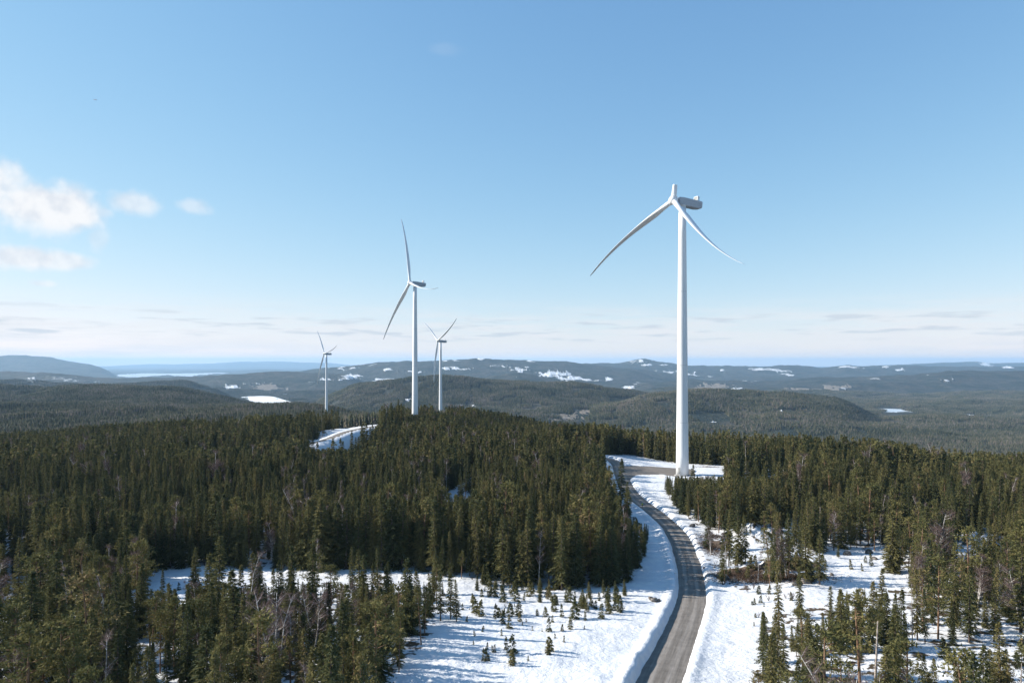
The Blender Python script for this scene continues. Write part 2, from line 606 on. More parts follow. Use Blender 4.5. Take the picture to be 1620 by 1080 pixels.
M_ground, nb, b, _ = new_mat('snow_and_forest_floor')
geo = nb.node('ShaderNodeNewGeometry')
pos = geo.outputs['Position']
at_s = nb.node('ShaderNodeAttribute', attribute_name='snow').outputs['Fac']
at_d = nb.node('ShaderNodeAttribute', attribute_name='dirt').outputs['Fac']
at_f = nb.node('ShaderNodeAttribute', attribute_name='far').outputs['Fac']
n1 = nb.noise(pos, 0.33, 5, .6)
n2 = nb.noise(pos, 0.0045, 6, .62)
n3 = nb.noise(pos, 0.02, 4, .7)
n4 = nb.noise(pos, 2.2, 3, .6)
snowc = nb.mix(nb.maprange(n1, .35, .7), (.60, .62, .66, 1), (.71, .71, .71, 1))
snowc = nb.mix(nb.maprange(nb.noise(pos, 3.1, 4, .7), .66, .74, 0, .55), snowc, (.30, .26, .21, 1))
heath = nb.ramp(n4, [(0.25, (.035, .026, .018)), (0.5, (.085, .06, .04)), (.62, (.06, .055, .028)), (.8, (.14, .11, .085))])
farfloor = nb.ramp(n2, [(0.3, (.018, .025, .021)), (0.45, (.035, .042, .032)), (.56, (.075, .068, .058)), (.72, (.045, .052, .038))])
farfloor2 = nb.mix(nb.maprange(n3, .35, .75), farfloor, (.02, .027, .02, 1))
base = nb.mix(at_f, heath, farfloor2)
nmix = nb.mix(at_f, n1, nb.noise(pos, 0.011, 5, .75))
th = nb.math('ADD', at_s, nb.math('MULTIPLY', nb.math('SUBTRACT', nmix, .5), 1.7))
sm = nb.maprange(th, .46, .56)
col = nb.mix(sm, base, snowc)
brown = nb.ramp(n3, [(.35, (.16, .13, .10)), (.65, (.30, .26, .22))])
dirtn = nb.ramp(n4, [(.3, (.045, .03, .02)), (.5, (.12, .085, .06)), (.7, (.20, .16, .13))])
dm = nb.maprange(nb.math('ADD', at_d, nb.math('MULTIPLY', nb.math('SUBTRACT', n1, .5), 1.0)), .42, .58)
col = nb.mix(dm, col, nb.mix(at_f, dirtn, brown))
nb.l.new(col, b.inputs['Base Color'])
b.inputs['Roughness'].default_value = .75
hgt = nb.math('ADD', nb.math('MULTIPLY', nb.noise(pos, 0.9, 5, .6), .30), nb.math('MULTIPLY', nb.noise(pos, 5.0, 3, .6), .05))
hf = nb.math('MULTIPLY', nb.math('ADD', nb.math('MULTIPLY', nb.noise(pos, 0.05, 3, .8), 16.0), nb.math('MULTIPLY', n2, 30.0)), nb.math('MULTIPLY', at_f, nb.math('SUBTRACT', 1.0, at_s)))
bump(nb, b, nb.math('ADD', hgt, hf), 1.0, 1.2)

M_gravel, nb, b, _ = new_mat('grey_gravel')
geo = nb.node('ShaderNodeNewGeometry')
pos = geo.outputs['Position']
ac = nb.node('ShaderNodeAttribute', attribute_name='across').outputs['Fac']
al = nb.node('ShaderNodeAttribute', attribute_name='along').outputs['Fac']
cb = nb.node('ShaderNodeCombineXYZ')
nb.l.new(nb.math('MULTIPLY', ac, 3.4), cb.inputs[0])
nb.l.new(nb.math('MULTIPLY', al, .035), cb.inputs[1])
tr = nb.noise(cb.outputs[0], 2.0, 4, .6)
g1 = nb.noise(pos, .5, 5, .65)
g2 = nb.noise(pos, 7.0, 3, .7)
wt = nb.math('ABSOLUTE', nb.math('SUBTRACT', nb.math('ABSOLUTE', ac), .36))
wt = nb.math('MULTIPLY', nb.math('SUBTRACT', nb.maprange(wt, .20, .04), .4), .16)
gc = nb.ramp(nb.math('ADD', wt, nb.math('ADD', nb.math('MULTIPLY', tr, .6), nb.math('MULTIPLY', g1, .4))), [(.32, (.13, .115, .10)), (.5, (.20, .178, .158)), (.66, (.28, .252, .226))])
gc = nb.mix(nb.maprange(g2, .55, .75, 0, .5), gc, (.34, .31, .28, 1))
gc = nb.mix(nb.maprange(g2, .45, .25, 0, .5), gc, (.06, .055, .05, 1))
nb.l.new(gc, b.inputs['Base Color'])
b.inputs['Roughness'].default_value = .85
bump(nb, b, nb.math('ADD', nb.math('MULTIPLY', g2, .06), nb.math('MULTIPLY', tr, .12)), .7, 1.0)

M_ice, nb, b, _ = new_mat('snow_covered_ice')
geo = nb.node('ShaderNodeNewGeometry')
n = nb.noise(geo.outputs['Position'], .004, 4, .6)
nb.l.new(nb.mix(nb.maprange(n, .4, .62), (.80, .82, .85, 1), (.86, .86, .87, 1)), b.inputs['Base Color'])
M_bareice, nb, b, _ = new_mat('bare_lake_ice')
geo = nb.node('ShaderNodeNewGeometry')
n = nb.noise(geo.outputs['Position'], .006, 4, .6)
nb.l.new(nb.mix(nb.maprange(n, .4, .62), (.42, .47, .53, 1), (.58, .62, .66, 1)), b.inputs['Base Color'])
b.inputs['Roughness'].default_value = .35
b.inputs['Specular IOR Level'].default_value = .4


def needle_mat(name, stops, rnd=.35, stand_scale=.03, stand_amp=.8):
    m, nb, b, out = new_mat(name)
    oi = nb.node('ShaderNodeObjectInfo').outputs['Random']
    t = nb.node('ShaderNodeAttribute', attribute_name='tint').outputs['Fac']
    stand = nb.noise(nb.node('ShaderNodeNewGeometry').outputs['Position'], stand_scale, 4, .65)
    f = nb.math('ADD', nb.math('MULTIPLY', t, 1 - rnd), nb.math('MULTIPLY', oi, rnd))
    f = nb.math('ADD', f, nb.math('MULTIPLY', nb.math('SUBTRACT', stand, .47), stand_amp), clamp=True)
    c = nb.ramp(f, stops)
    nb.l.new(c, b.inputs['Base Color'])
    b.inputs['Specular IOR Level'].default_value = .08
    tr = nb.node('ShaderNodeBsdfTranslucent')
    nb.l.new(c, tr.inputs[0])
    mx = nb.node('ShaderNodeMixShader')
    mx.inputs[0].default_value = .22
    nb.l.new(b.outputs[0], mx.inputs[1])
    nb.l.new(tr.outputs[0], mx.inputs[2])
    nb.l.new(mx.outputs[0], out.inputs[0])
    return m


M_spruce = needle_mat('spruce_needles', [(0, (.036, .048, .028)), (.3, (.072, .080, .036)), (.55, (.122, .116, .048)), (.8, (.172, .148, .060)), (1, (.185, .14, .085))], .45)
M_pine = needle_mat('pine_needles', [(0, (0.052, 0.059, 0.027)), (.4, (0.101, 0.102, 0.041)), (.75, (0.163, 0.146, 0.056)), (1, (0.212, 0.155, 0.083))])
M_twig = needle_mat('bare_twigs', [(0, (0.073, 0.049, 0.046)), (.5, (0.146, 0.101, 0.094)), (1, (0.225, 0.169, 0.157))])
M_dead = needle_mat('withered_needles', [(0, (.07, .05, .035)), (1, (.16, .10, .07))])
M_farneedle = needle_mat('distant_needles', [(0, (.026, .034, .026)), (.35, (.056, .066, .040)), (.65, (.098, .100, .058)), (.85, (.135, .118, .088)), (1, (.185, .155, .135))], .2, .0045, 1.2)


def bark_mat(name, a, c, sc):
    m, nb, b, _ = new_mat(name)
    g = nb.node('ShaderNodeTexCoord')
    n = nb.noise(g.outputs['Object'], sc, 4, .65)
    nb.l.new(nb.mix(nb.maprange(n, .38, .62), a, c), b.inputs['Base Color'])
    return m


M_bark = bark_mat('spruce_bark', (.055, .043, .036, 1), (.13, .105, .09, 1), 3.0)
M_pinebark = bark_mat('pine_bark', (.12, .07, .045, 1), (.24, .155, .10, 1), 2.0)
M_birch = bark_mat('birch_bark', (.20, .18, .17, 1), (.62, .59, .56, 1), 3.5)
M_deadwood = bark_mat('weathered_wood', (.17, .14, .12, 1), (.34, .30, .27, 1), 4.0)
M_rock = bark_mat('grey_rock', (.06, .055, .05, 1), (.20, .18, .165, 1), 1.6)


def paint_mat(name, c1, c2, rough=.45, streak=True):
    m, nb, b, _ = new_mat(name)
    g = nb.node('ShaderNodeTexCoord')
    mp = nb.node('ShaderNodeMapping')
    nb.l.new(g.outputs['Object'], mp.inputs[0])
    mp.inputs['Scale'].default_value = (1, 1, .06 if streak else 1)
    n = nb.noise(mp.outputs[0], .9, 5, .65)
    nb.l.new(nb.mix(nb.maprange(n, .35, .7), c1, c2), b.inputs['Base Color'])
    b.inputs['Roughness'].default_value = rough
    b.inputs['Specular IOR Level'].default_value = .3
    return m


M_white = paint_mat('white_turbine_paint', (.66, .67, .68, 1), (.74, .75, .76, 1))
M_blade = paint_mat('white_blade_gelcoat', (.66, .67, .68, 1), (.73, .74, .75, 1), .4, False)
M_grey = paint_mat('grey_panel', (.22, .22, .21, 1), (.30, .30, .29, 1), .6, False)
M_dark = paint_mat('dark_metal', (.06, .065, .07, 1), (.10, .10, .11, 1), .5, False)
M_flange = paint_mat('grey_white_flange', (.52, .53, .54, 1), (.60, .61, .62, 1), .5, False)
M_nacelle = paint_mat('nacelle_blue_grey', (.34, .37, .41, 1), (.40, .43, .47, 1), .45, False)  # one even blue-grey over the whole nacelle, darker than tower and hub
M_concrete = paint_mat('concrete', (.32, .31, .30, 1), (.42, .41, .39, 1), .9, False)
M_fibre = paint_mat('torn_fibre', (.42, .40, .36, 1), (.60, .58, .53, 1), .9, False)

# ------------------------------------------------------------------ ground sheet
fine = np.radians(np.linspace(-40.5, 40.5, 690))
side_l = np.radians(np.linspace(-180, -41.2, 56))
side_r = np.radians(np.linspace(41.2, 180, 56))[:-1]
ANG = np.concatenate([side_l, fine, side_r])
RAD = np.concatenate([[6, 16, 30, 45, 58, 68], np.geomspace(76, 420, 400), np.geomspace(423, 9000, 330), np.geomspace(9100, 62000, 150)])
A, R = np.meshgrid(ANG, RAD)
GX, GY = (R * np.sin(A)), (R * np.cos(A))
GZ = height(GX, GY)
nr, na = GX.shape
V = np.stack([GX.ravel(), GY.ravel(), GZ.ravel()], 1)
V = np.vstack([V, [[0, 0, GZ[0].mean()]]])
idx = np.arange(nr * na).reshape(nr, na)
nx = np.roll(idx, -1, 1)
quads = np.stack([idx[:-1], nx[:-1], nx[1:], idx[1:]], -1).reshape(-1, 4)[:, ::-1]
cen = nr * na
tri0 = np.stack([np.full(na, cen), idx[0], nx[0], nx[0]], -1)

u_, q_ = polar(GX, GY)
PXg = CX + F * u_
PYg = HY + F * (CZ - GZ) / np.maximum(q_, 1)

# areas without wood, as outlines on the ground (photo pixels of the ground points)
OPEN = [
    [(680, 2600), (560, 1500), (600, 1110), (645, 1052), (688, 1000), (692, 962), (738, 938), (742, 918), (840, 934), (930, 933), (962, 929), (1006, 913), (1019, 880), (1028, 850), (1018, 832), (998, 806), (976, 782), (966, 760), (962, 738), (940, 726), (905, 722), (905, 719), (1000, 719.5), (1060, 732), (1150, 737), (1148, 757), (1100, 759), (1056, 760), (1048, 778), (1068, 802), (1098, 828), (1115, 836), (1106, 850), (1108, 880), (1128, 902), (1142, 928), (1160, 934), (1290, 930), (1370, 910), (1440, 905), (1432, 926), (1350, 946), (1300, 957), (1218, 968), (1197, 1004), (1190, 1150), (1230, 1500), (1300, 2600)],
    [(215, 938), (240, 906), (300, 898), (420, 900), (520, 903), (620, 903), (745, 916), (738, 942), (620, 934), (520, 930), (400, 945), (330, 950), (280, 972), (230, 962)],
    [(1460, 1110), (1452, 1046), (1500, 1022), (1560, 1030), (1620, 1020), (1720, 1015), (1720, 1110)],
    [(1275, 908), (1290, 876), (1340, 868), (1400, 872), (1425, 896), (1370, 912), (1300, 925)],
    [(472, 709), (520, 686), (545, 674), (600, 669), (604, 682), (572, 711), (545, 716), (500, 714)],
    [(690, 800), (720, 770), (745, 755), (762, 755), (738, 780), (705, 808)],
]
SPARSE = [[(325, 690), (390, 688), (392, 714), (330, 713)], [(1488, 845), (1540, 838), (1585, 850), (1582, 886), (1508, 888)], [(1172, 742), (1262, 742), (1262, 768), (1172, 772)], [(1105, 838), (1150, 838), (1290, 880), (1290, 930), (1150, 930), (1110, 880)], [(0, 840), (55, 850), (60, 1000), (0, 1010)]]


def openness(px, py, q):
    m = np.zeros(np.shape(px), bool)
    k = q < 760
    for poly in OPEN:
        m |= inside(px, py, poly) & k
    return m


op = openness(PXg, PYg, q_)
spz = np.zeros(op.shape, bool)
for poly in SPARSE:
    spz |= inside(PXg, PYg, poly) & (q_ < 760)
cl, clb = clearing(PXg, PYg, q_)
far = smooth(560, 900, q_)
snow = np.where(op, 1.05, np.where(spz, .72, .60))
snow = snow * (1 - far) + far * np.where(cl > 0, np.where(clb < .5, .34 + .42 * cl, .3), .02 + .10 * smooth(9000, 16000, q_))
pt = smooth(.62, .8, fbm(GX, GY, 900, 5, 141, .65)) * smooth(6500, 9000, q_) * (1 - smooth(14000, 17000, q_))
snow = np.maximum(snow, pt * .62)
dirt = np.where((cl > 0) & (far > .5), clb, 0.0)
dm_ = np.zeros(op.shape)
for (mx, my, ax, ay, hh) in MOUNDS[:3]:
    rr = ((GX - mx) / (ax * 1.05)) ** 2 + ((GY - my + ay * .55) / (ay * .75)) ** 2
    dm_ = np.maximum(dm_, np.exp(-rr ** 1.5) * .95)
dirt = np.maximum(dirt, dm_)
gm = mesh_np('ground', V, np.vstack([quads, tri0[:, :4]]) if False else quads, [M_ground], None, True)
# centre fan
ap = lambda a, v: np.append(a.ravel(), v)
fattr(gm, 'snow', ap(snow, .6))
fattr(gm, 'dirt', ap(dirt, 0))
fattr(gm, 'far', ap(far, 0))
ground = link(bpy.data.objects.new('ground', gm))
tag(ground, 'snowy forested upland falling away to wooded valleys and far ridges', 'ground', kind='structure')

# roads
def strip(name, line, hw, lift, label):
    V, Fq, ac, al = [], [], [], []
    s = 0.0
    K = 9
    for i, p in enumerate(line):
        t = line[min(i + 1, len(line) - 1)] - line[max(i - 1, 0)]
        t = t[:2] / np.linalg.norm(t[:2])
        nrm = np.array([t[1], -t[0]])
        if i:
            s += np.linalg.norm(line[i][:2] - line[i - 1][:2])
        for k in range(K):
            f = k / (K - 1) * 2 - 1
            w = hw * f + (0.35 * float(fbm(np.array([s]), np.array([f * 40.0]), 6, 3, 71)[0]) if abs(f) == 1 else 0)
            V.append((p[0] + nrm[0] * w, p[1] + nrm[1] * w, p[2] + lift + .10 * (1 - f * f)))
            ac.append(f)
            al.append(s)
    for i in range(len(line) - 1):
        for k in range(K - 1):
            a = i * K + k
            Fq.append((a, a + 1, a + K + 1, a + K))
    me = mesh_np(name, V, Fq, [M_gravel], None, True)
    fattr(me, 'across', ac)
    fattr(me, 'along', al)
    o = link(bpy.data.objects.new(name, me))
    tag(o, label, 'road', kind='structure')
    return o


strip('gravel_road', ROAD, ROAD_HW + .45, 0.0, 'grey gravel road winding between snow banks up to the nearest turbine')
strip('hill_road', ROAD2, 2.7, .06, 'ploughed gravel road climbing the snowy slope below the second turbine')
pm = MB()
cx_, cy_ = np.mean([p[0] for p in PAD]), np.mean([p[1] for p in PAD])
n = len(PAD)
pm.v = [(x, y, .012) for x, y in PAD]
pm.f = [tuple(range(n))]
pad = pm.build('gravel_pad', M_gravel)
tag(pad, 'flat gravel crane pad at the foot of the nearest turbine', 'gravel pad', kind='structure')

# frozen lakes
for k, ((poly, lev), nm, lb) in enumerate(zip(LAKES, ('frozen_lake', 'frozen_lake', 'fjord'), ('snow white frozen lake in the forest left of the turbines', 'grey blue frozen lake in the wide valley on the right', 'pale water beyond the blue mountain on the left'))):
    P = []
    for (x, y) in catmull(poly + [poly[0]], 6)[:-1]:
        P.append(px_xy(x, y, lev) + (lev,))
    m = MB()
    m.v = P
    m.f = [tuple(range(len(P)))]
    o = m.build(nm, (M_ice, M_bareice, M_bareice)[k])
    tag(o, lb, 'lake' if k < 2 else 'water', kind='structure')

# ------------------------------------------------------------------ wind turbines
HUB_H = 134.0


def blade_mesh(L, pb, cone, s_end=1.0, nseg=26, nsec=16):
    """blade along +Z, rotor axis (upwind) = -Y, in-plane counter-clockwise seen from upwind = -X; feathered"""
    m = MB()
    rings = []
    for i in range(nseg + 1):
        s = (i / nseg) * s_end
        z = 1.2 + (L - 1.2) * s
        chord = np.interp(s, [0, .03, .10, .2, .3, .5, .75, .92, .98, 1], [2.5, 2.5, 2.8, 3.6, 3.4, 2.5, 1.6, 1.05, .8, .35])
        th = np.interp(s, [0, .03, .10, .2, .3, .5, 1], [1.0, 1.0, .72, .42, .32, .24, .16]) * chord
        cyl = 1 - smooth(.02, .18, np.array(s))
        tw = math.radians(np.interp(s, [0, .2, .5, 1], [16, 13, 5, 0]))
        ring = []
        for j in range(nsec):
            a = 2 * math.pi * j / nsec
            # aerofoil: chord along y (leading edge upwind), thickness along x
            c = math.cos(a)
            xc = c * .5 * chord + (0.12 * chord * (1 - cyl))
            shape = math.sin(a) * (0.5 * (1 - cyl) * (0.55 - 0.45 * c) * 1.15 + .5 * cyl)
            yt = shape * th
            X = yt * math.cos(tw) - xc * math.sin(tw)
            Y = yt * math.sin(tw) + xc * math.cos(tw)
            ring.append((X - pb * s ** 3.0, Y - cone * s, z))
        rings.append(ring)
    m.loft(rings)
    return m


def turbine(px, D, zhub, psi, th0, L, pb, cone, label, broken=False, pxtop=None):
    x = (px - CX) / F * D
    zb = zhub - HUB_H
    rz = -math.radians(psi)            # local -Y is upwind
    T = empty('wind_turbine', (x, D, zb), rz)
    tag(T, label, 'wind turbine', 'wind turbines on the ridge')
    HT = HUB_H - 2.2
    # tower in flanged sections
    m = MB()
    rings = []
    prof = lambda z: np.interp(z, [-1, 0, 30, 80, HT], [3.1, 3.1, 2.75, 2.25, 1.75])
    for z in (-.5, 10, 20, 30, 42, 54, 66, 80, 92, 105, 118, HT):
        r = prof(z)
        rings.append([(r * math.cos(a), r * math.sin(a), z) for a in [2 * math.pi * j / 40 for j in range(40)]])
    m.loft(rings)
    tw = m.build('tower', M_white, T, True)
    for zf in (26.0, 54.0, 90.0):
        rf = float(prof(zf)) + .035
        MB().loft([[(q * math.cos(a), q * math.sin(a), z) for a in [2 * math.pi * j / 40 for j in range(40)]] for q, z in ((rf - .05, zf - .16), (rf, zf - .14), (rf, zf + .14), (rf - .05, zf + .16))], False).build('flange', M_flange, tw)
    d = MB().box((0, 0, 0), (1.0, .25, 2.3), None, .06)
    do = d.build('door', M_grey, tw)
    do.location = (3.02 * math.cos(-1.2), 3.02 * math.sin(-1.2), 3.0)
    do.rotation_euler = (0, 0, -1.2 + math.pi / 2)
    st = MB()
    for i in range(8):
        st.box((0, -.28 * i, -.22 * i), (1.2, .3, .06))
    so = st.build('stairs', M_dark, tw)
    so.location = (3.35 * math.cos(-1.2), 3.35 * math.sin(-1.2), 1.75)
    so.rotation_euler = (0, 0, -1.2 + math.pi / 2)
    f = MB()
    f.loft([[(r * math.cos(a), r * math.sin(a), z) for a in [2 * math.pi * j / 32 for j in range(32)]] for r, z in ((3.9, -2.5), (3.9, .05), (3.6, .15))])
    f.build('foundation', M_concrete, T)
    y_ = MB()
    y_.loft([[(r * math.cos(a), r * math.sin(a), z) for a in [2 * math.pi * j / 32 for j in range(32)]] for r, z in ((1.78, HT - .1), (2.0, HT + .05), (2.0, HT + .55))])
    y_.build('yaw_ring', M_white, T, True)
    # nacelle: local +Y is downwind
    tilt = math.radians(5)
    n_ = MB()
    rg = []
    for (yy, w, zt, zbm) in ((-2.9, 1.5, 1.55, -1.5), (-2.6, 1.9, 1.85, -1.8), (0, 2.05, 2.0, -1.95), (8.0, 2.05, 2.0, -1.95), (10.6, 2.0, 1.95, -1.5), (10.9, 1.8, 1.75, -1.2)):
        b_ = .35
        rg.append([(w - b_, yy, zbm), (w, yy, zbm + b_), (w, yy, zt - b_), (w - b_, yy, zt), (-w + b_, yy, zt), (-w, yy, zt - b_), (-w, yy, zbm + b_), (-w + b_, yy, zbm)])
    n_.loft(rg)
    nac = n_.build('nacelle', M_nacelle, T)
    nac.location = (0, 0, HUB_H - .1)
    nac.rotation_euler = (-tilt, 0, 0)
    for zz in (-.55, .65):
        MB().box((2.062, 4.3, zz), (.05, 11, .06)).build('panel_seam', M_grey, nac)
    cf = MB()
    for sx in (-1.35, 1.35):
        cf.box((sx, 8.3, 3.1), (.32, .9, 2.3), None, .05)
    cf.box((0, 8.3, 4.12), (3.0, .9, .32), None, .05)
    cf.box((0, 8.3, 2.12), (3.0, .9, .3), None, .05)
    co = cf.build('cooler_frame', M_white, nac)
    MB().box((0, 8.3, 3.1), (2.36, .5, 1.7)).build('radiator', M_grey, co)
    ms = MB().tube([(.9, 9.6, 1.9), (.9, 9.6, 4.0)], [.06, .05], 6)
    ms.box((.9, 9.6, 3.9), (.9, .06, .06))
    ms.tube([(.5, 9.6, 3.9), (.5, 9.6, 4.3)], [.09, .09], 6)
    ms.build('wind_mast', M_dark, nac)
    # hub
    h = MB()
    prof_h = [(0.0, -4.75), (.5, -4.70), (1.1, -4.45), (1.65, -4.0), (1.95, -3.4), (2.05, -2.6), (2.0, -1.6), (1.9, -1.0), (1.4, -.95)]
    h.loft([[(max(r, .01) * math.cos(a), yy, max(r, .01) * math.sin(a)) for a in [2 * math.pi * j / 28 for j in range(28)]] for r, yy in prof_h])
    hub = h.build('hub', M_white, T, True)
    hub.location = (0, -3.0 * math.cos(tilt), HUB_H + 3.0 * math.sin(tilt) - .1)
    hub.rotation_euler = (-tilt, 0, 0)
    Mh = Matrix.Translation(hub.location) @ hub.rotation_euler.to_matrix().to_4x4() @ Matrix.Translation((0, -2.5, 0))
    full = blade_mesh(L, pb, cone)
    me_full = full.mesh('blade', M_blade, True)
    for k in range(3):
        th = math.radians(th0) + k * 2 * math.pi / 3
        if broken and k == 0:
            sm_ = blade_mesh(L, pb, cone, .085, 6)
            n0 = len(sm_.v)
            for i in range(n0 - 16, n0):                      # ragged broken end
                v = sm_.v[i]
                sm_.v[i] = (v[0], v[1], v[2] + random.uniform(-.5, .9))
            o = sm_.build('blade_stub', M_blade, T)
            tag(o, 'broken stub of the missing third blade')
            sp = MB()
            for q in range(1):
                a = -.6
                b0 = Vector((1.15 * math.cos(a), 1.15 * math.sin(a), 6.6))
                sp.tube([b0, b0 + Vector((random.uniform(-.2, .5), random.uniform(.0, .5), random.uniform(.6, 1.5)))], [.16, .03], 5)
            sp.build('torn_edge', M_fibre, o)
        else:
            o = bpy.data.objects.new('blade', me_full)
            link(o)
            o.parent = T
        # blade +Z turned by th about the rotor axis: z*cos + x*sin  (x = right seen from upwind)
        o.matrix_local = Mh @ Matrix.Rotation(th, 4, 'Y')
        cu = MB()
        cu.loft([[(r * math.cos(a), r * math.sin(a), z) for a in [2 * math.pi * j / 24 for j in range(24)]] for r, z in ((1.5, .7), (1.5, 2.25), (1.42, 2.4))])
        c_ = cu.build('blade_collar', M_white, o, True)
    return T


turbine(1079.5, 335.0, 134.1, 65.7, 10.8, 70.6, 7.8, 5.9, 'nearest and largest white wind turbine with one blade snapped off', True)
turbine(656.5, 663.4, 131.7, 56.8, -14.2, 70.0, 7.6, 3.9, 'middle-sized white wind turbine above the forest, second nearest')
turbine(697.0, 1148.0, 90.4, 55.7, 66.2, 70.0, 7.6, 1.0, 'small white wind turbine just right of the second nearest one, blades forming a Y')
turbine(516.5, 1470.0, 72.9, 52.5, -36.8, 70.0, 7.6, 1.9, 'smallest white wind turbine, leftmost and farthest of the four')

# ------------------------------------------------------------------ trees: prototypes


def norm(v):
    return v / (np.linalg.norm(v) + 1e-9)


class Tri:
    def __init__(self):
        self.t = []
        self.tint = []

    def twig(self, p, d, L, w, r, tint):
        side = np.cross(d, r.normal(size=3))
        side = side / (np.linalg.norm(side) + 1e-9) * w * .5
        self.t.append((p - side, p + side, p + d * L))
        self.tint.append(tint)

    def arrays(self):
        T = np.array(self.t)
        return T.reshape(-1, 3), np.arange(len(T) * 3).reshape(-1, 3), np.repeat(np.array(self.tint), 3)


def trunk_mb(pts, rads, n=6):
    return MB().tube(pts, rads, n)


def spruce(seed, h=14.0, R=2.1, dens=1.0, lod=0, bare=.06, gap=0.0):
    r = np.random.default_rng(seed)
    t = Tri()
    bend = r.normal(size=2) * .15
    axis = lambda z: np.array([bend[0] * (z / h) ** 2, bend[1] * (z / h) ** 2, z])
    z = h * (bare + .03)
    treetint = r.uniform(.25, .6)
    step = (.34 if lod == 0 else .75) / dens
    while z < h * .985:
        f = z / h
        Lr = R * (1 - f) ** .78 * (1 if f > .2 else .75 + f) + .12
        nb_ = int(r.integers(5, 8)) if lod == 0 else 5
        a0 = r.uniform(0, 6.28)
        for k in range(nb_):
            if r.random() < gap:
                continue
            a = a0 + k * 2 * math.pi / nb_ + r.normal() * .25
            L = Lr * r.uniform(.6, 1.22)
            el0 = np.interp(f, [0, .4, .8, 1], [-.45, -.25, .15, .75]) + r.normal() * .14
            d = np.array([math.cos(a) * math.cos(el0), math.sin(a) * math.cos(el0), math.sin(el0)])
            p0 = axis(z + r.normal() * .1)
            bt = np.clip(treetint + r.normal() * .16, 0, 1)
            droop = -.10 * L
            npair = (max(2, int(L / .28)) if lod == 0 else 2)
            for i in range(npair):
                s = (i + .7) / npair
                p = p0 + d * L * s + np.array([0, 0, droop * s * s * 1.2 + .10 * L * max(0, s - .7)])
                tl = (.30 + .34 * L * (1 - s * .75)) * r.uniform(.7, 1.2)
                for sg in (-1, 1):
                    ca = a + sg * r.uniform(.5, 1.0)
                    dd = norm(np.array([math.cos(ca), math.sin(ca), r.uniform(-.75, .05)]))
                    t.twig(p, dd, tl * (1 if lod == 0 else 1.5), (.17 if lod == 0 else .5) * (1 + .25 * L), r, np.clip(bt + r.normal() * .12, 0, 1))
            dd = norm(d + np.array([0, 0, .12]))
            t.twig(p0 + d * L * .35, dd, L * .75, .24 if lod == 0 else .6, r, bt)
        z += step * r.uniform(.75, 1.25) * (1.0 if f < .8 else .75)
    top = axis(h * .93)
    for k in range(6 if lod == 0 else 3):
        t.twig(top + np.array([0, 0, r.uniform(-.3, .4)]), norm(np.array([r.normal() * .25, r.normal() * .25, 1])), h * .07, .22, r, treetint)
    zt = [-.8, 0, h * .3, h * .7, h * .985]
    tr = trunk_mb([tuple(axis(max(q, 0)) + np.array([0, 0, min(q, 0)])) for q in zt], [.017 * h, .0125 * h, .010 * h, .0055 * h, .001 * h], 6 if lod == 0 else 4)
    return tr, t


def pine(seed, h=13.0, R=2.2, lod=0, start=.42):
    r = np.random.default_rng(seed)
    t = Tri()
    bend = r.normal(size=2) * .4
    axis = lambda z: np.array([bend[0] * (z / h) ** 2, bend[1] * (z / h) ** 2, z])
    tt = r.uniform(.4, .7)
    nl = 26 if lod == 0 else 12
    tr = None
    limbs = []
    for i in range(nl):
        f = start + (1 - start) * (i + r.random()) / nl
        a = r.uniform(0, 6.28)
        L = R * (.45 + .75 * math.sin(math.pi * min(1, (f - start) / (1 - start) * .9 + .12))) * r.uniform(.5, 1.15)
        el0 = np.interp(f, [start, .8, 1], [-.05, .35, 1.0]) + r.normal() * .15
        d = np.array([math.cos(a) * math.cos(el0), math.sin(a) * math.cos(el0), math.sin(el0)])
        p0 = axis(h * f * .97)
        limbs.append((p0, p0 + d * L * .9))
        for s in ((.55, .8, 1.0) if lod == 0 else (.65, 1.0)):
            c = p0 + d * L * s
            bt = np.clip(tt + r.normal() * .15, 0, 1)
            for k in range(13 if lod == 0 else 5):
                o = r.normal(size=3) * np.array([.30, .30, .18])
                dd = norm(r.normal(size=3) + np.array([0, 0, .5]) + d * .6)
                t.twig(c + o, dd, r.uniform(.28, .55) * (1 if lod == 0 else 1.7), .20 if lod == 0 else .55, r, np.clip(bt + r.normal() * .12, 0, 1))
    zt = [-.8, 0, h * .35, h * .7, h * .97]
    tr = trunk_mb([tuple(axis(max(q, 0)) + np.array([0, 0, min(q, 0)])) for q in zt], [.018 * h, .0135 * h, .011 * h, .007 * h, .002 * h], 6)
    if lod == 0:
        for p, e in limbs:
            tr.tube([p, e], [.045, .015], 3)
    return tr, t


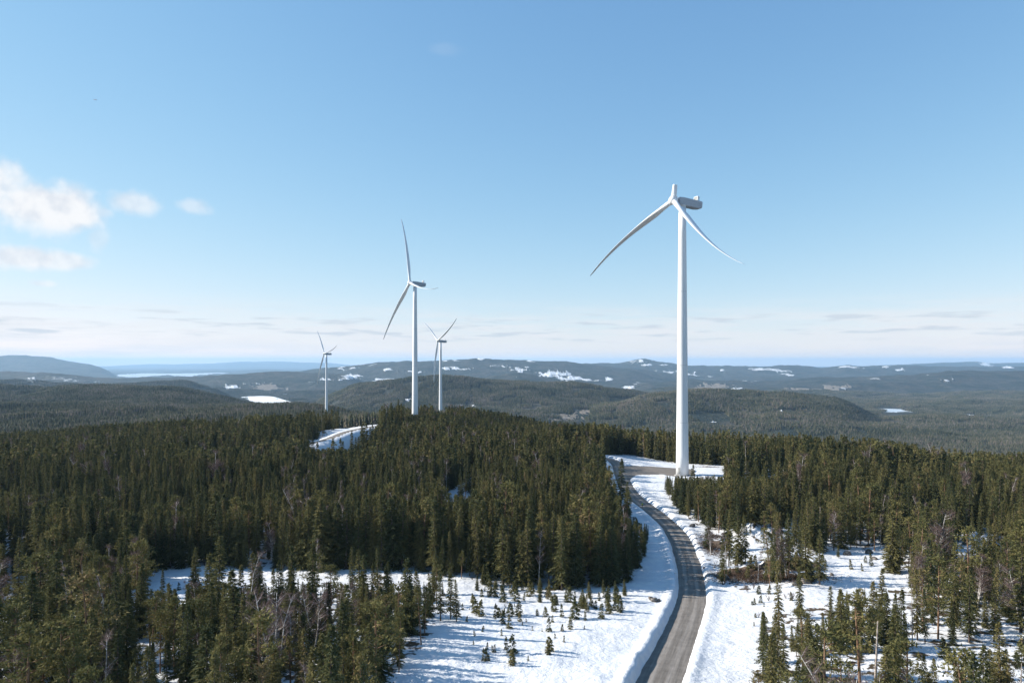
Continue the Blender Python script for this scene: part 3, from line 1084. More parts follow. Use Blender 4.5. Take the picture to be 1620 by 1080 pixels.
def birch(seed, h=11.0, R=1.7, lod=0, multi=1):
    r = np.random.default_rng(seed)
    t = Tri()
    tr = MB()
    tt = r.uniform(.3, .7)
    for s_ in range(multi):
        lean = r.normal(size=2) * (.045 if multi == 1 else .10) * h
        hh = h * r.uniform(.75, 1.0) if s_ else h
        wob = r.normal(size=(5, 2)) * .12
        def axis(z, lean=lean, wob=wob):
            f = max(z, 0) / h
            w = np.array([np.interp(f, np.linspace(0, 1, 5), wob[:, i]) for i in (0, 1)]) * f
            return np.array([lean[0] * f ** 1.4 + w[0], lean[1] * f ** 1.4 + w[1], z])
        zt = [-.6, 0, hh * .25, hh * .5, hh * .75, hh]
        rb = .0095 * h
        tr.tube([tuple(axis(q)) for q in zt], [rb * 1.3, rb, rb * .85, rb * .6, rb * .35, .012], 6 if lod == 0 else 4)
        for i in range(24 if lod == 0 else 9):
            f = r.uniform(.32, .98)
            a = r.uniform(0, 6.28)
            L = R * (1.15 - f) * r.uniform(.7, 1.5) + .4
            d = norm(np.array([math.cos(a) * .75, math.sin(a) * .75, r.uniform(.5, 1.1)]))
            p0 = axis(hh * f)
            e = p0 + d * L
            if lod == 0:
                tr.tube([p0, e], [.035, .010], 3)
            for k in range(26 if lod == 0 else 6):
                s = r.uniform(.25, 1.05)
                dd = norm(d * .6 + r.normal(size=3) * .75 + np.array([0, 0, .1]))
                t.twig(p0 + d * L * s, dd, r.uniform(.35, .9), .035 if lod == 0 else .16, r, np.clip(tt + r.normal() * .25, 0, 1))
    return tr, t


def snag(seed, h=9.0):
    r = np.random.default_rng(seed)
    tr = MB()
    tr.tube([(0, 0, -.5), (0, 0, 0), (.1, .05, h * .5), (.05, .15, h)], [.14, .11, .08, .03], 6)
    t = Tri()
    for i in range(34):
        z = h * r.uniform(.25, .97)
        a = r.uniform(0, 6.28)
        d = norm(np.array([math.cos(a), math.sin(a), r.uniform(-.6, .1)]))
        t.twig(np.array([.05, .08, z]), d, r.uniform(.3, 1.0) * (1.15 - z / h), .045, r, r.random())
    return tr, t


PROTO = {}


def register(key, tr, t, mb, mc, h):
    Vc, Fc, tint = t.arrays()
    mt = tr.mesh(key + '_trunk', mb, True)
    mc_ = mesh_np(key + '_crown', Vc, Fc, [mc])
    fattr(mc_, 'tint', tint)
    # joined copy for the uncounted forest
    Vt = np.array(tr.v)
    tri = []
    for f in tr.f:
        for i in range(1, len(f) - 1):
            tri.append((f[0], f[i], f[i + 1]))
    tri = np.array(tri)
    J = mesh_np(key, np.vstack([Vt, Vc]), np.vstack([tri, Fc + len(Vt)]), [mb, mc], np.concatenate([np.zeros(len(tri)), np.ones(len(Fc))]))
    fattr(J, 'tint', np.concatenate([np.zeros(len(Vt)), tint]))
    PROTO[key] = dict(trunk=mt, crown=mc_, joined=J, h=h, Vc=Vc, Fc=Fc)


SPR = []
for i, (hh, RR, dn, gp, br) in enumerate([(15, 2.0, 1, .02, .05), (14, 1.7, 1.1, .05, .10), (16, 2.3, .9, .10, .04), (13, 1.5, 1.0, .12, .14), (14, 1.9, 1.15, 0, .03), (15, 1.6, .85, .22, .16), (12, 2.1, 1.1, .05, .02), (16, 1.8, .95, .15, .10)]):
    tr, t = spruce(100 + i, hh, RR, dn, 0, br, gp)
    register('spruce_a%d' % i, tr, t, M_bark, M_spruce, hh)
    SPR.append('spruce_a%d' % i)
PIN = []
for i, (hh, RR, stt) in enumerate([(13, 2.2, .40), (14, 1.9, .5), (12, 2.3, .35), (13.5, 1.7, .45)]):
    tr, t = pine(200 + i, hh, RR, 0, stt)
    register('pine_a%d' % i, tr, t, M_pinebark, M_pine, hh)
    PIN.append('pine_a%d' % i)
BIR = []
for i, (hh, RR, ml) in enumerate([(11, 1.6, 1), (10, 1.9, 2), (12, 1.5, 1), (9, 1.8, 3)]):
    tr, t = birch(300 + i, hh, RR, 0, ml)
    register('birch_a%d' % i, tr, t, M_birch, M_twig, hh)
    BIR.append('birch_a%d' % i)
SAP = []
for i in range(4):
    tr, t = spruce(400 + i, 3.0, .65 + .18 * i, 1.3 + .2 * i, 0, .01, .22)
    register('sapling_a%d' % i, tr, t, M_bark, M_spruce, 3.0)
    SAP.append('sapling_a%d' % i)
SNG = []
for i in range(2):
    tr, t = snag(500 + i, 9.0 + i)
    register('snag_a%d' % i, tr, t, M_deadwood, M_dead, 9.0 + i)
    SNG.append('snag_a%d' % i)
MID = []
for i in range(6):
    tr, t = spruce(600 + i, 14, 1.75 + .12 * (i % 3), 1.0, 1, .04, .05)
    register('m_spruce%d' % i, tr, t, M_bark, M_spruce, 14)
    MID.append('m_spruce%d' % i)
for i in range(2):
    tr, t = pine(650 + i, 13, 2.0, 1, .4)
    register('m_pine%d' % i, tr, t, M_pinebark, M_pine, 13)
    MID.append('m_pine%d' % i)
tr, t = birch(680, 11, 1.7, 1, 1)
register('m_zbirch', tr, t, M_birch, M_twig, 11)
MID.append('m_zbirch')


def patch_mesh(seed, size, count, simple):
    """a piece of distant wood: many small trees in one mesh"""
    r = np.random.default_rng(seed)
    V, Fc, T = [], [], []
    nv = 0
    for i in range(count):
        x, y = r.uniform(-.56, .56, 2) * size
        h = r.uniform(7, 17) if not simple else r.uniform(7, 20)
        tint = r.random() ** 1.4 if r.random() > .2 else r.uniform(.8, 1)
        Rr = h * r.uniform(.10, .16)
        nseg = 5
        tiers = 2 if simple else 4
        for k in range(tiers):
            z0 = h * (.08 + .80 * k / tiers)
            z1 = min(h, z0 + h * (.95 / tiers) * 1.35)
            rr = Rr * (1 - k / tiers * .85)
            a0 = r.uniform(0, 6.28)
            ring = [(x + rr * r.uniform(.6, 1.25) * math.cos(a0 + 2 * math.pi * j / nseg), y + rr * r.uniform(.6, 1.25) * math.sin(a0 + 2 * math.pi * j / nseg), z0 + r.uniform(-.06, .06) * h) for j in range(nseg)]
            V += ring + [(x + r.normal() * .1, y + r.normal() * .1, z1)]
            for j in range(nseg):
                Fc.append((nv + j, nv + (j + 1) % nseg, nv + nseg))
            T += [np.clip(tint + r.normal() * .06, 0, 1)] * (nseg + 1)
            nv += nseg + 1
    me = mesh_np('wood_patch', V, Fc, [M_farneedle])
    fattr(me, 'tint', T)
    return me


# ------------------------------------------------------------------ tree positions
def grid(q0, q1, s, umax, r):
    xs = np.arange(-umax * q1, umax * q1, s)
    ys = np.arange(q0, q1, s)
    X, Y = np.meshgrid(xs, ys)
    X = X + r.uniform(-.48, .48, X.shape) * s
    Y = Y + r.uniform(-.48, .48, Y.shape) * s
    k = (np.abs(X) < umax * Y + 25) & (Y > q0 * .9)
    return X[k], Y[k]


X, Y = grid(72, 760, 2.55, .92, rng)
Z = height(X, Y)
PX, PY = CX + F * X / Y, HY + F * (CZ - Z) / Y
keep = ~openness(PX, PY, Y)
rd = poly_dist(X, Y, ROAD)[0]
keep &= (rd > np.where(PX < 1060, 8.0, 6.0)) & (np.hypot(X - T1_XY[0], Y - T1_XY[1]) > 11)
rd2 = np.full(X.shape, 1e9)
mm = (X < -60) & (Y > 400)
rd2[mm] = poly_dist(X[mm], Y[mm], ROAD2)[0]
keep &= rd2 > 5
T2_XY = ((656.5 - CX) / F * 663.4, 663.4)
keep &= np.hypot(X - T2_XY[0], Y - T2_XY[1]) > 8
dn = np.ones(X.shape)
fore_l = (PX < 745) & (PY > 930)
fore_r = (PX > 1180) & (PY > 925)
bank = (PX > 1095) & (PX < 1500) & (PY > 835) & (PY <= 930)
right = (PX > 1100) & (PY > 770)
dn[right] = .74
dn[fore_l] = .62
dn[fore_r] = .66
dn[bank] = .58
for poly in SPARSE:
    dn[inside(PX, PY, poly)] = .22
lowd = fbm(X, Y, 34, 3, 81)
wall = (PX < 1035) & (PY < 935)
dn = dn * np.where(wall, np.clip(1.0 + .5 * lowd, .55, 1.0), np.clip(.82 + .6 * lowd, .12, 1.0))
keep &= rng.random(X.shape) < dn
X, Y, Z, PX, PY = X[keep], Y[keep], Z[keep], PX[keep], PY[keep]
fore_l, fore_r, bank, right = fore_l[keep], fore_r[keep], bank[keep], right[keep]
N = len(X)
H = 12.6 + rng.normal(size=N) * 2.9 + fbm(X, Y, 60, 3, 91) * 3.0
H = np.where(rng.random(N) < .12, H * rng.uniform(.35, .75, N), H)
mixed = fore_l | fore_r | bank
H = np.where(mixed, 10.5 + rng.normal(size=N) * 3.2, H)
H = np.clip(H, 3.0, 19.0)
# trees in front of open views stay low enough to leave them open, as in the photograph
def cap(x0, x1, ytop, q0, q1, prob=1.0, jit=1.0):
    global H
    jx = rng.normal(size=N) * jit
    k = (PX + jx > x0) & (PX + jx < x1) & (Y > q0) & (Y < q1) & (rng.random(N) < prob)
    lim = CZ - (ytop - HY) / F * Y - Z
    H = np.where(k & (H > lim), np.maximum(lim * rng.uniform(.5, 1.0, N) ** .7, .2), H)
cap(1044, 1098, 751, 180, 336)
cap(1098, 1150, 752, 180, 330)
cap(1010, 1034, 826, 150, 345)
cap(993, 1010, 816, 150, 345)
cap(983, 993, 802, 150, 345)
cap(975, 983, 782, 150, 345)
cap(965, 975, 760, 150, 360)
cap(955, 965, 735, 200, 380)
cap(485, 585, 708, 250, 470, .93, 7)
cap(500, 560, 694, 440, 520, .9, 7)
cap(335, 382, 706, 250, 460, .8, 9)
cap(1170, 1262, 752, 180, 318, .75, 8)
cap(700, 760, 782, 200, 270)
cap(225, 700, 918, 60, 165, .80, 8)
cap(1345, 1440, 926, 70, 170, .9, 6)
cap(1300, 1345, 932, 70, 170, .9, 6)
cap(1490, 1580, 872, 150, 205, .7, 8)
cap(1185, 1300, 964, 60, 160, .95, 5)
cap(1440, 1620, 1015, 60, 116, .9, 8)
cap(505, 525, 659, 600, 760)
cap(640, 675, 655, 300, 660)
cap(685, 708, 652, 300, 760)
ok = H > 2.2
X, Y, Z, PX, PY, H, mixed, fore_l, fore_r, bank, right = [a[ok] for a in (X, Y, Z, PX, PY, H, mixed, fore_l, fore_r, bank, right)]
N = len(X)
rk = rng.random(N)
pk = fbm(X, Y, 28, 3, 97)
kind = np.zeros(N, int)                                  # 0 spruce 1 pine 2 birch 3 snag
kind[(rk < .06 + .10 * (pk > .25))] = 1
kind[(rk > .965)] = 2
kind[mixed & (rk < .20 + .15 * (pk > .1))] = 1
kind[mixed & (rk > .88)] = 2
kind[mixed & (rk > .982)] = 3
kind[H < 6] = 0
size_px = H / Y
inframe = (PX > -8) & (PX < 1628) & (PY - size_px * F < 1078)
ROT = rng.uniform(0, 6.283, N)
VAR = rng.integers(0, 1000, N)
single = np.zeros(N, bool)
for kd, lim in ((0, 300), (1, 170), (2, 120), (3, 30)):
    idk = np.where((kind == kd) & inframe)[0]
    idk = idk[np.argsort(-size_px[idk])][:lim]
    single[idk] = True

AREA = [
    ('', lambda x, y: x > 1400 and y > 925, 'in the lower right corner'),
    ('', lambda x, y: x > 1180 and y > 925, 'in the clump right of the road'),
    ('', lambda x, y: x > 1095 and 825 < y <= 935 and x < 1300, 'on the earthy bank'),
    ('', lambda x, y: x < 110 and y > 900, 'at the lower left corner'),
    ('', lambda x, y: x < 240 and y > 900, 'near the lower left corner'),
    ('', lambda x, y: 240 <= x < 360 and y > 925, 'before the left end of the shaded snow'),
    ('', lambda x, y: 360 <= x < 480 and y > 925, 'before the middle of the shaded snow'),
    ('', lambda x, y: 480 <= x < 600 and y > 925, 'before the right end of the shaded snow'),
    ('', lambda x, y: 600 <= x < 760 and y > 925, 'left of the snowy clearing'),
    ('', lambda x, y: x < 200, 'at the left edge of the forest'),
    ('', lambda x, y: x < 500, 'in the forest behind the shaded snow'),
    ('', lambda x, y: x < 760, 'in the forest wall below the turbines'),
    ('', lambda x, y: x < 900, 'in the forest wall behind the clearing'),
    ('', lambda x, y: x < 1040, 'in the forest wall nearest the road'),
    ('', lambda x, y: x < 1300, 'in the wood behind the bank'),
    ('', lambda x, y: x < 1450, 'behind the snow patch on the right'),
    ('', lambda x, y: True, 'in the wood at the right edge'),
]
NAMES = ['spruce_tree', 'pine_tree', 'birch_tree', 'dead_tree']
KW = [('green spruce', 'green spruces'), ('round-crowned pine', 'round-crowned pines'), ('leafless birch', 'leafless birches'), ('bare dead tree', 'bare dead trees')]
PROT = [SPR, PIN, BIR, SNG]
ORD = ['first', 'second', 'third', 'fourth', 'fifth', 'sixth', 'seventh', 'eighth', 'ninth', 'tenth', 'eleventh', 'twelfth', 'thirteenth', 'fourteenth', 'fifteenth', 'sixteenth', 'seventeenth', 'eighteenth', 'nineteenth', 'twentieth']
ORD = ORD + ['twenty-' + w for w in ORD[:9]] + ['thirtieth'] + ['thirty-' + w for w in ORD[:9]] + ['fortieth'] + ['forty-' + w for w in ORD[:9]] + ['fiftieth'] + ['fifty-' + w for w in ORD[:9]]


def ordlabel(i, n, size, kw, ph):
    """a label that counts along the row from the left"""
    if n == 1:
        return 'only ' + size + ' ' + kw[0] + ' ' + ph
    if i == 0:
        return 'leftmost ' + size + ' ' + kw[0] + ' ' + ph
    if i == n - 1:
        return 'rightmost ' + size + ' ' + kw[0] + ' ' + ph
    if i < n / 2:
        return ORD[i] + ' ' + size + ' ' + kw[0] + ' from left ' + ph
    return ORD[n - 1 - i] + ' ' + size + ' ' + kw[0] + ' from right ' + ph


def place_tree(name, key, loc, scale, rz, label, cat, group, lean=(0, 0)):
    P = PROTO[key]
    e = empty(name, loc)
    e.rotation_euler = (lean[0], lean[1], rz)
    e.scale = scale
    tag(e, label, cat, group)
    for part in ('trunk', 'crown'):
        o = bpy.data.objects.new(part, P[part])
        link(o)
        o.parent = e
    return e


def sizeword(h):
    return 'tall' if h > 14 else ('fairly tall' if h > 11.5 else ('middling' if h > 8.5 else ('short' if h > 5.5 else 'stunted')))


rows = {}
for i in np.where(single)[0]:
    for an, fn, ph in AREA:
        if fn(PX[i], PY[i]):
            break
    rows.setdefault((ph, int(kind[i]), sizeword(H[i])), []).append(i)
for (ph, kd, sw), ids in rows.items():
    ids = sorted(ids, key=lambda i: PX[i])
    for r_, i in enumerate(ids):
        key = PROT[kd][VAR[i] % len(PROT[kd])]
        s = H[i] / PROTO[key]['h']
        w = s * rng.uniform(.78, 1.4)
        place_tree(NAMES[kd], key, (X[i], Y[i], Z[i] - .05), (w, w, s), ROT[i], ordlabel(r_, len(ids), sw, KW[kd], ph), 'tree', KW[kd][1] + ' ' + ph, (rng.normal() * .025, rng.normal() * .025))

# the spruces that stand out singly in the photograph: photo x, y of the top, y of the foot
HERO = [(345, 846, 1012, 'above the blue shaded snow, tallest of the row'), (400, 872, 1004, 'just right of the tallest foreground spruce'), (381, 892, 1000, 'between two taller spruces before the shaded snow'), (462, 860, 992, 'left one of a pair before the shaded snow'),
        (493, 860, 990, 'right one of a pair before the shaded snow'), (440, 884, 1000, 'just left of the foreground pair'), (575, 876, 1000, 'standing up against the dark forest wall below the turbines'), (645, 882, 1006, 'with dense crown before the dark forest wall'),
        (612, 893, 1000, 'before the dark forest wall, slim and pale'), (660, 902, 990, 'slim, at the left rim of the clearing'), (697, 906, 982, 'second from the clearing at its left rim'), (713, 903, 980, 'brownish, at the left rim of the clearing'), (722, 915, 984, 'dark, nearest the clearing at its left rim'),
        (1381, 917, 1012, 'rising over the clump right of the snow bank'), (1315, 925, 1030, 'at the left side of the clump right of the road'), (1331, 930, 1034, 'slim, in the clump right of the road'), (1412, 806, 905, 'standing singly between two snow patches'), (1425, 930, 1040, 'right of the clump at the lower right'),
        (1275, 815, 922, 'tall, at the right end of the earthy bank'), (1236, 845, 918, 'on the middle of the earthy bank'), (1212, 1000, 1088, 'beside the road at the bottom edge'), (1240, 985, 1078, 'second beside the road at the bottom edge'), (1478, 1040, 1110, 'short, in the snow of the lower right corner'), (1522, 1050, 1112, 'brownish, in the snow of the lower right corner'), (1120, 805, 868, 'yellowish, first on the bank above the bend'), (1150, 805, 870, 'second on the bank above the bend')]
for i, (a, yt, yb, ph) in enumerate(HERO):
    g = ground_at(a, yb)
    hh_ = CZ + (HY - yt) / F * g[1] - g[2]
    key = SPR[[2, 5, 3, 7, 1, 5, 0, 6, 3][i % 9]]
    s = hh_ / PROTO[key]['h']
    w = s * (1.25 if hh_ < 11 else 1.1)
    place_tree('spruce_tree', key, (g[0], g[1], g[2] - .05), (w, w, s), rng.uniform(0, 6.28), 'green spruce ' + ph, 'tree', 'spruces standing out singly')

# saplings on the clearings ------------------------------------------------
sap_zones = [([(748, 925), (850, 938), (950, 940), (985, 955), (950, 990), (900, 1010), (840, 1060), (760, 1050), (720, 980)], 92, 'on the snowy clearing left of the road', .7, 3.4),
             ([(740, 920), (840, 936), (940, 938), (990, 940), (985, 968), (930, 975), (850, 955), (760, 940)], 46, 'in the thicket at the edge of the clearing', 1.5, 5.0),
             ([(1180, 935), (1260, 945), (1230, 985), (1195, 1010), (1190, 960)], 12, 'on the snow bank right of the road', .6, 2.2),
             ([(1140, 892), (1290, 892), (1290, 922), (1150, 922)], 26, 'among the brushwood of the earthy bank', 1.2, 3.6),
             ([(1450, 1040), (1620, 1035), (1620, 1078), (1450, 1078)], 9, 'on the snow in the lower right corner', 1.0, 3.5),
             ([(1290, 880), (1400, 880), (1400, 900), (1290, 915)], 8, 'on the shaded snow patch in the right wood', 1.5, 4.0),
             ([(230, 935), (700, 915), (700, 930), (330, 950)], 22, 'on the blue shaded snow before the dark forest', 1.0, 3.0)]
for poly, cnt, ph, h0, h1 in sap_zones:
    xs = [p[0] for p in poly]
    ys = [p[1] for p in poly]
    got = []
    while len(got) < cnt:
        a, b_ = rng.uniform(min(xs), max(xs)), rng.uniform(min(ys), max(ys))
        if not inside(np.array([a]), np.array([b_]), poly)[0]:
            continue
        if fbm(np.array([a]), np.array([b_ * 2.0]), 30, 2, 103)[0] < rng.uniform(-1.4, .25):
            continue
        hgt_ = h0 + (h1 - h0) * rng.random() ** 1.7
        sw = 'knee-high' if hgt_ < 1.0 else ('waist-high' if hgt_ < 1.5 else ('man-high' if hgt_ < 2.1 else ('tallish' if hgt_ < 2.9 else 'big')))
        got.append((sw, a, b_, hgt_))
    for sw in set(g[0] for g in got):
        row = sorted(g for g in got if g[0] == sw)
        for r_, (_, a, b_, hgt_) in enumerate(row):
            g = ground_at(a, b_)
            kd = SAP if hgt_ < 3.6 else SPR
            key = kd[int(rng.integers(0, len(kd)))]
            s = hgt_ / PROTO[key]['h']
            w = s * (rng.uniform(.8, 1.15) if kd is SAP else rng.uniform(1.3, 1.8))
            lab = ordlabel(r_, len(row), sw, ('spruce sapling', 'x'), ph) if len(row) <= 40 else sw + ' spruce sapling ' + ph
            place_tree('spruce_sapling', key, (g[0], g[1], g[2] - .05), (w, w, s), rng.uniform(0, 6.28), lab, 'sapling', 'spruce saplings ' + ph)

# bare shrubs ------------------------------------------------------------------
r = np.random.default_rng(5)
SHR = []
for k in range(3):
    t = Tri()
    st = MB()
    for i in range(9):
        a = r.uniform(0, 6.28)
        d = norm(np.array([math.cos(a) * .5, math.sin(a) * .5, 1.0]))
        L = r.uniform(.8, 1.8)
        st.tube([(0, 0, -.1), tuple(d * L)], [.03, .008], 4)
        for j in range(14):
            t.twig(d * L * r.uniform(.3, 1), norm(d + r.normal(size=3) * .7), r.uniform(.2, .5), .03, r, r.random())
    register('shrub_a%d' % k, st, t, M_deadwood, M_twig, 1.6)
    SHR.append('shrub_a%d' % k)
SHS = [(1183, 938, 1.3), (1192, 932, 1.0), (1216, 950, 1.2), (1243, 946, 1.0), (1252, 950, 1.4), (1225, 956, .9), (1200, 978, .8), (1566, 1066, 1.3), (1498, 1072, .9), (1535, 1050, 1.0), (905, 968, .9), (925, 962, 1.0), (882, 930, 1.1), (800, 962, .8), (1118, 815, .8), (1132, 896, .9)]
SHL = {}
for lo, hi, ph in ((1000, 1400, 'right of the road'), (1400, 1700, 'in the lower right corner'), (0, 1000, 'on the clearing left of the road')):
    row = sorted(q for q in SHS if lo < q[0] <= hi)
    for r_, q in enumerate(row):
        SHL[q[:2]] = ordlabel(r_, len(row), 'leafless', ('brown shrub', 'x'), ph)
for (a, b_, s) in SHS:
    g = ground_at(a, b_)
    key = SHR[int(r.integers(0, 3))]
    place_tree('bare_shrub', key, g, (s, s, s), r.uniform(0, 6.28), SHL[(a, b_)], 'shrub', 'bare shrubs on the snow ' + ('right' if 1000 < a < 1400 else ('corner' if a > 1400 else 'left')))

# ------------------------------------------------------------------ uncounted forest (stuff)
PCOL = bpy.data.collections.new('forest_kinds')


def forest(name, label, keys_meshes, P, ROTS, SC, IDX):
    col = bpy.data.collections.new(name + '_kinds')
    for k, me in enumerate(keys_meshes):
        col.objects.link(bpy.data.objects.new('kind_%03d' % k, me))
    me = bpy.data.meshes.new(name)
    me.vertices.add(len(P))
    me.vertices.foreach_set('co', np.asarray(P, np.float32).ravel())
    a = me.attributes.new('rot', 'FLOAT_VECTOR', 'POINT')
    a.data.foreach_set('vector', np.asarray(ROTS, np.float32).ravel())
    a = me.attributes.new('scl', 'FLOAT_VECTOR', 'POINT')
    a.data.foreach_set('vector', np.asarray(SC, np.float32).ravel())
    a = me.attributes.new('idx', 'INT', 'POINT')
    a.data.foreach_set('value', np.asarray(IDX, np.int32))
    o = link(bpy.data.objects.new(name, me))
    ng = bpy.data.node_groups.new(name, 'GeometryNodeTree')
    ng.interface.new_socket('Geometry', in_out='INPUT', socket_type='NodeSocketGeometry')
    ng.interface.new_socket('Geometry', in_out='OUTPUT', socket_type='NodeSocketGeometry')
    G = NB(ng)
    gi, go = G.node('NodeGroupInput'), G.node('NodeGroupOutput')
    m2p = G.node('GeometryNodeMeshToPoints')
    ci = G.node('GeometryNodeCollectionInfo')
    ci.inputs[0].default_value = col
    ci.inputs[1].default_value = True
    ci.inputs[2].default_value = True
    iop = G.node('GeometryNodeInstanceOnPoints')
    def na_(nm, ty):
        x = G.node('GeometryNodeInputNamedAttribute', data_type=ty)
        x.inputs[0].default_value = nm
        return [s for s in x.outputs if s.enabled][0]
    G.l.new(gi.outputs[0], m2p.inputs[0])
    G.l.new(m2p.outputs[0], iop.inputs['Points'])
    G.l.new(ci.outputs[0], iop.inputs['Instance'])
    iop.inputs['Pick Instance'].default_value = True
    G.l.new(na_('idx', 'INT'), iop.inputs['Instance Index'])
    e2r = G.node('FunctionNodeEulerToRotation')
    G.l.new(na_('rot', 'FLOAT_VECTOR'), e2r.inputs[0])
    G.l.new(e2r.outputs[0], iop.inputs['Rotation'])
    G.l.new(na_('scl', 'FLOAT_VECTOR'), iop.inputs['Scale'])
    G.l.new(iop.outputs[0], go.inputs[0])
    md = o.modifiers.new('scatter', 'NODES')
    md.node_group = ng
    tag(o, label, 'forest', kind='stuff')
    return o


kinds_near = SPR + PIN + BIR + SNG
kinds_all = kinds_near + MID
kidx = {k: i for i, k in enumerate(kinds_all)}
rest = np.where(~single)[0]
P, RO, SC, ID = [], [], [], []
for i in rest:
    if Y[i] < 300:
        key = PROT[kind[i]][VAR[i] % len(PROT[kind[i]])]
    else:
        key = {0: MID[VAR[i] % 6], 1: MID[6 + VAR[i] % 2], 2: MID[8], 3: MID[8]}[kind[i]]
    s = H[i] / PROTO[key]['h']
    w = s * (.75 + .0006 * VAR[i])
    P.append((X[i], Y[i], Z[i] - .05))
    RO.append((0, 0, ROT[i]))
    SC.append((w, w, s))
    ID.append(kidx[key])
forest('spruce_forest', 'dense green spruce forest covering the ridge on both sides of the road', [PROTO[k]['joined'] for k in kinds_all], P, RO, SC, ID)


def tilted(X, Y, r, step):
    zx = (height(X + step, Y) - height(X - step, Y)) / (2 * step)
    zy = (height(X, Y + step) - height(X, Y - step)) / (2 * step)
    out = []
    for a, b_ in zip(zx, zy):
        n = Vector((-a, -b_, 1)).normalized()
        qd = Vector((0, 0, 1)).rotation_difference(n) @ Quaternion((0, 0, 1), r.integers(0, 4) * math.pi / 2)
        out.append(tuple(qd.to_euler()))
    return np.array(out)


for (nm, lb, q0, q1, size, cnt, simple, um, nvar) in (('hillside_forest', 'spruce forest on the slopes behind the turbines', 752, 2500, 26.0, 62, False, .88, 6),
                                                    ('valley_forest', 'dark forest filling the valleys below the far hills', 2480, 7600, 84.0, 420, True, .84, 5)):
    r = np.random.default_rng(int(q0))
    x, y = grid(q0, q1, size, um, r)
    z = height(x, y)
    px, py = CX + F * x / y, HY + F * (CZ - z) / y
    k = clearing(px, py, y)[0] < .25
    for poly, lev in LAKES:
        for dy in (0, 3, 6, 9, 12):                       # the near shore is kept free of trees too
            k &= ~inside(px, HY + F * (CZ - lev) / y - dy, poly)
    for tpx, D in ((697.0, 1148.0), (516.5, 1470.0)):
        k &= np.hypot(x - (tpx - CX) / F * D, y - D) > size * .75
    k &= r.random(len(x)) < np.clip(.93 + .35 * fbm(x, y, 300, 3, 111), .45, 1)
    x, y, z = x[k], y[k], z[k]
    hs = np.clip(1.0 + .28 * fbm(x, y, 260, 4, 121), .55, 1.5)
    forest(nm, lb, [patch_mesh(int(q0) + i, size, cnt, simple) for i in range(nvar)], np.stack([x, y, z - .3], 1), tilted(x, y, r, size * .5), np.stack([np.ones(len(x)), np.ones(len(x)), hs], 1), r.integers(0, nvar, len(x)))

# ------------------------------------------------------------------ stones, logs, brash
def rock_mesh(seed, mat):
    r = np.random.default_rng(seed)
    import bmesh
    bm = bmesh.new()
    bmesh.ops.create_icosphere(bm, subdivisions=2, radius=1)
    ax = [norm(r.normal(size=3)) for _ in range(9)]
    lim = [r.uniform(.55, .9) for _ in ax]
    for v in bm.verts:
        p = np.array(v.co)
        for a, l in zip(ax, lim):
            d = p @ a
            if d > l:
                p = p - a * (d - l)
        v.co = p * (1 + r.normal() * .03)
    me = bpy.data.meshes.new('rock')
    bm.to_mesh(me)
    bm.free()
    me.materials.append(mat)
    return me


ROCKS = [rock_mesh(i, M_rock) for i in range(4)]
rk_spots = [(1030, 949, .9, 'on the snow just left of the road'), (1036, 951, 1.2, 'on the snow just left of the road'), (1043, 951, .8, 'on the snow just left of the road'),
            (1146, 917, 1.6, 'at the foot of the earthy bank'), (1160, 921, 1.1, 'at the foot of the earthy bank'), (1276, 923, 1.7, 'at the foot of the earthy bank'), (1262, 926, 1.3, 'at the foot of the earthy bank'), (1235, 905, 1.6, 'at the foot of the earthy bank'), (1283, 913, 1.5, 'at the foot of the earthy bank'),
            (1300, 911, 1.3, 'on the snow beside the earthy bank'), (1317, 911, .8, 'on the snow beside the earthy bank'), (1114, 900, .5, 'on the snow just right of the road'), (1130, 898, .45, 'on the snow just right of the road'), (1136, 909, .35, 'on the snow just right of the road'),
            (1095, 833, 1.4, 'on the snow near the bend of the road'), (1340, 878, 1.5, 'in the shaded snow of the right wood'), (1375, 876, 1.4, 'in the shaded snow of the right wood'), (1408, 895, 2.0, 'in the shaded snow of the right wood'), (1383, 884, 1.1, 'in the shaded snow of the right wood')]
for i, (a, b_, s, ph) in enumerate(rk_spots):
    g = ground_at(a, b_)
    o = link(bpy.data.objects.new('boulder', ROCKS[i % 4]))
    o.location = (g[0], g[1], g[2] + s * .12)
    o.rotation_euler = (rng.normal() * .3, rng.normal() * .3, rng.uniform(0, 6.28))
    o.scale = (s, s * .8, s * .6)
    row = sorted(q[0] for q in rk_spots if q[3] == ph)
    tag(o, ordlabel(row.index(a), len(row), 'dark', ('grey boulder', 'x'), ph), 'boulder', 'boulders ' + ph)

# fallen trunks lying at the edge of the wood behind the turbine, and in the bank
LOGM = MB().tube([(-4.5, 0, 0), (-1, .1, .05), (3, -.05, .02), (5.0, .1, 0)], [.17, .15, .11, .05], 7).mesh('fallen_log', M_deadwood, True)
for (a, b_, rz, tl, ph) in [(1116, 735.5, .12, .10, 'behind the nearest turbine'), (1124, 739, -.35, .03, 'beside the gravel pad'), (1268, 916, 2.3, .35, 'leaning on the earthy bank'), (1232, 912, .5, .15, 'among the roots of the earthy bank')]:
    g = ground_at(a, b_)
    o = link(bpy.data.objects.new('fallen_log', LOGM))
    o.location = (g[0], g[1], g[2] + .35)
    o.rotation_euler = (0, -tl, rz)
    tag(o, 'grey fallen log lying ' + ph, 'log')

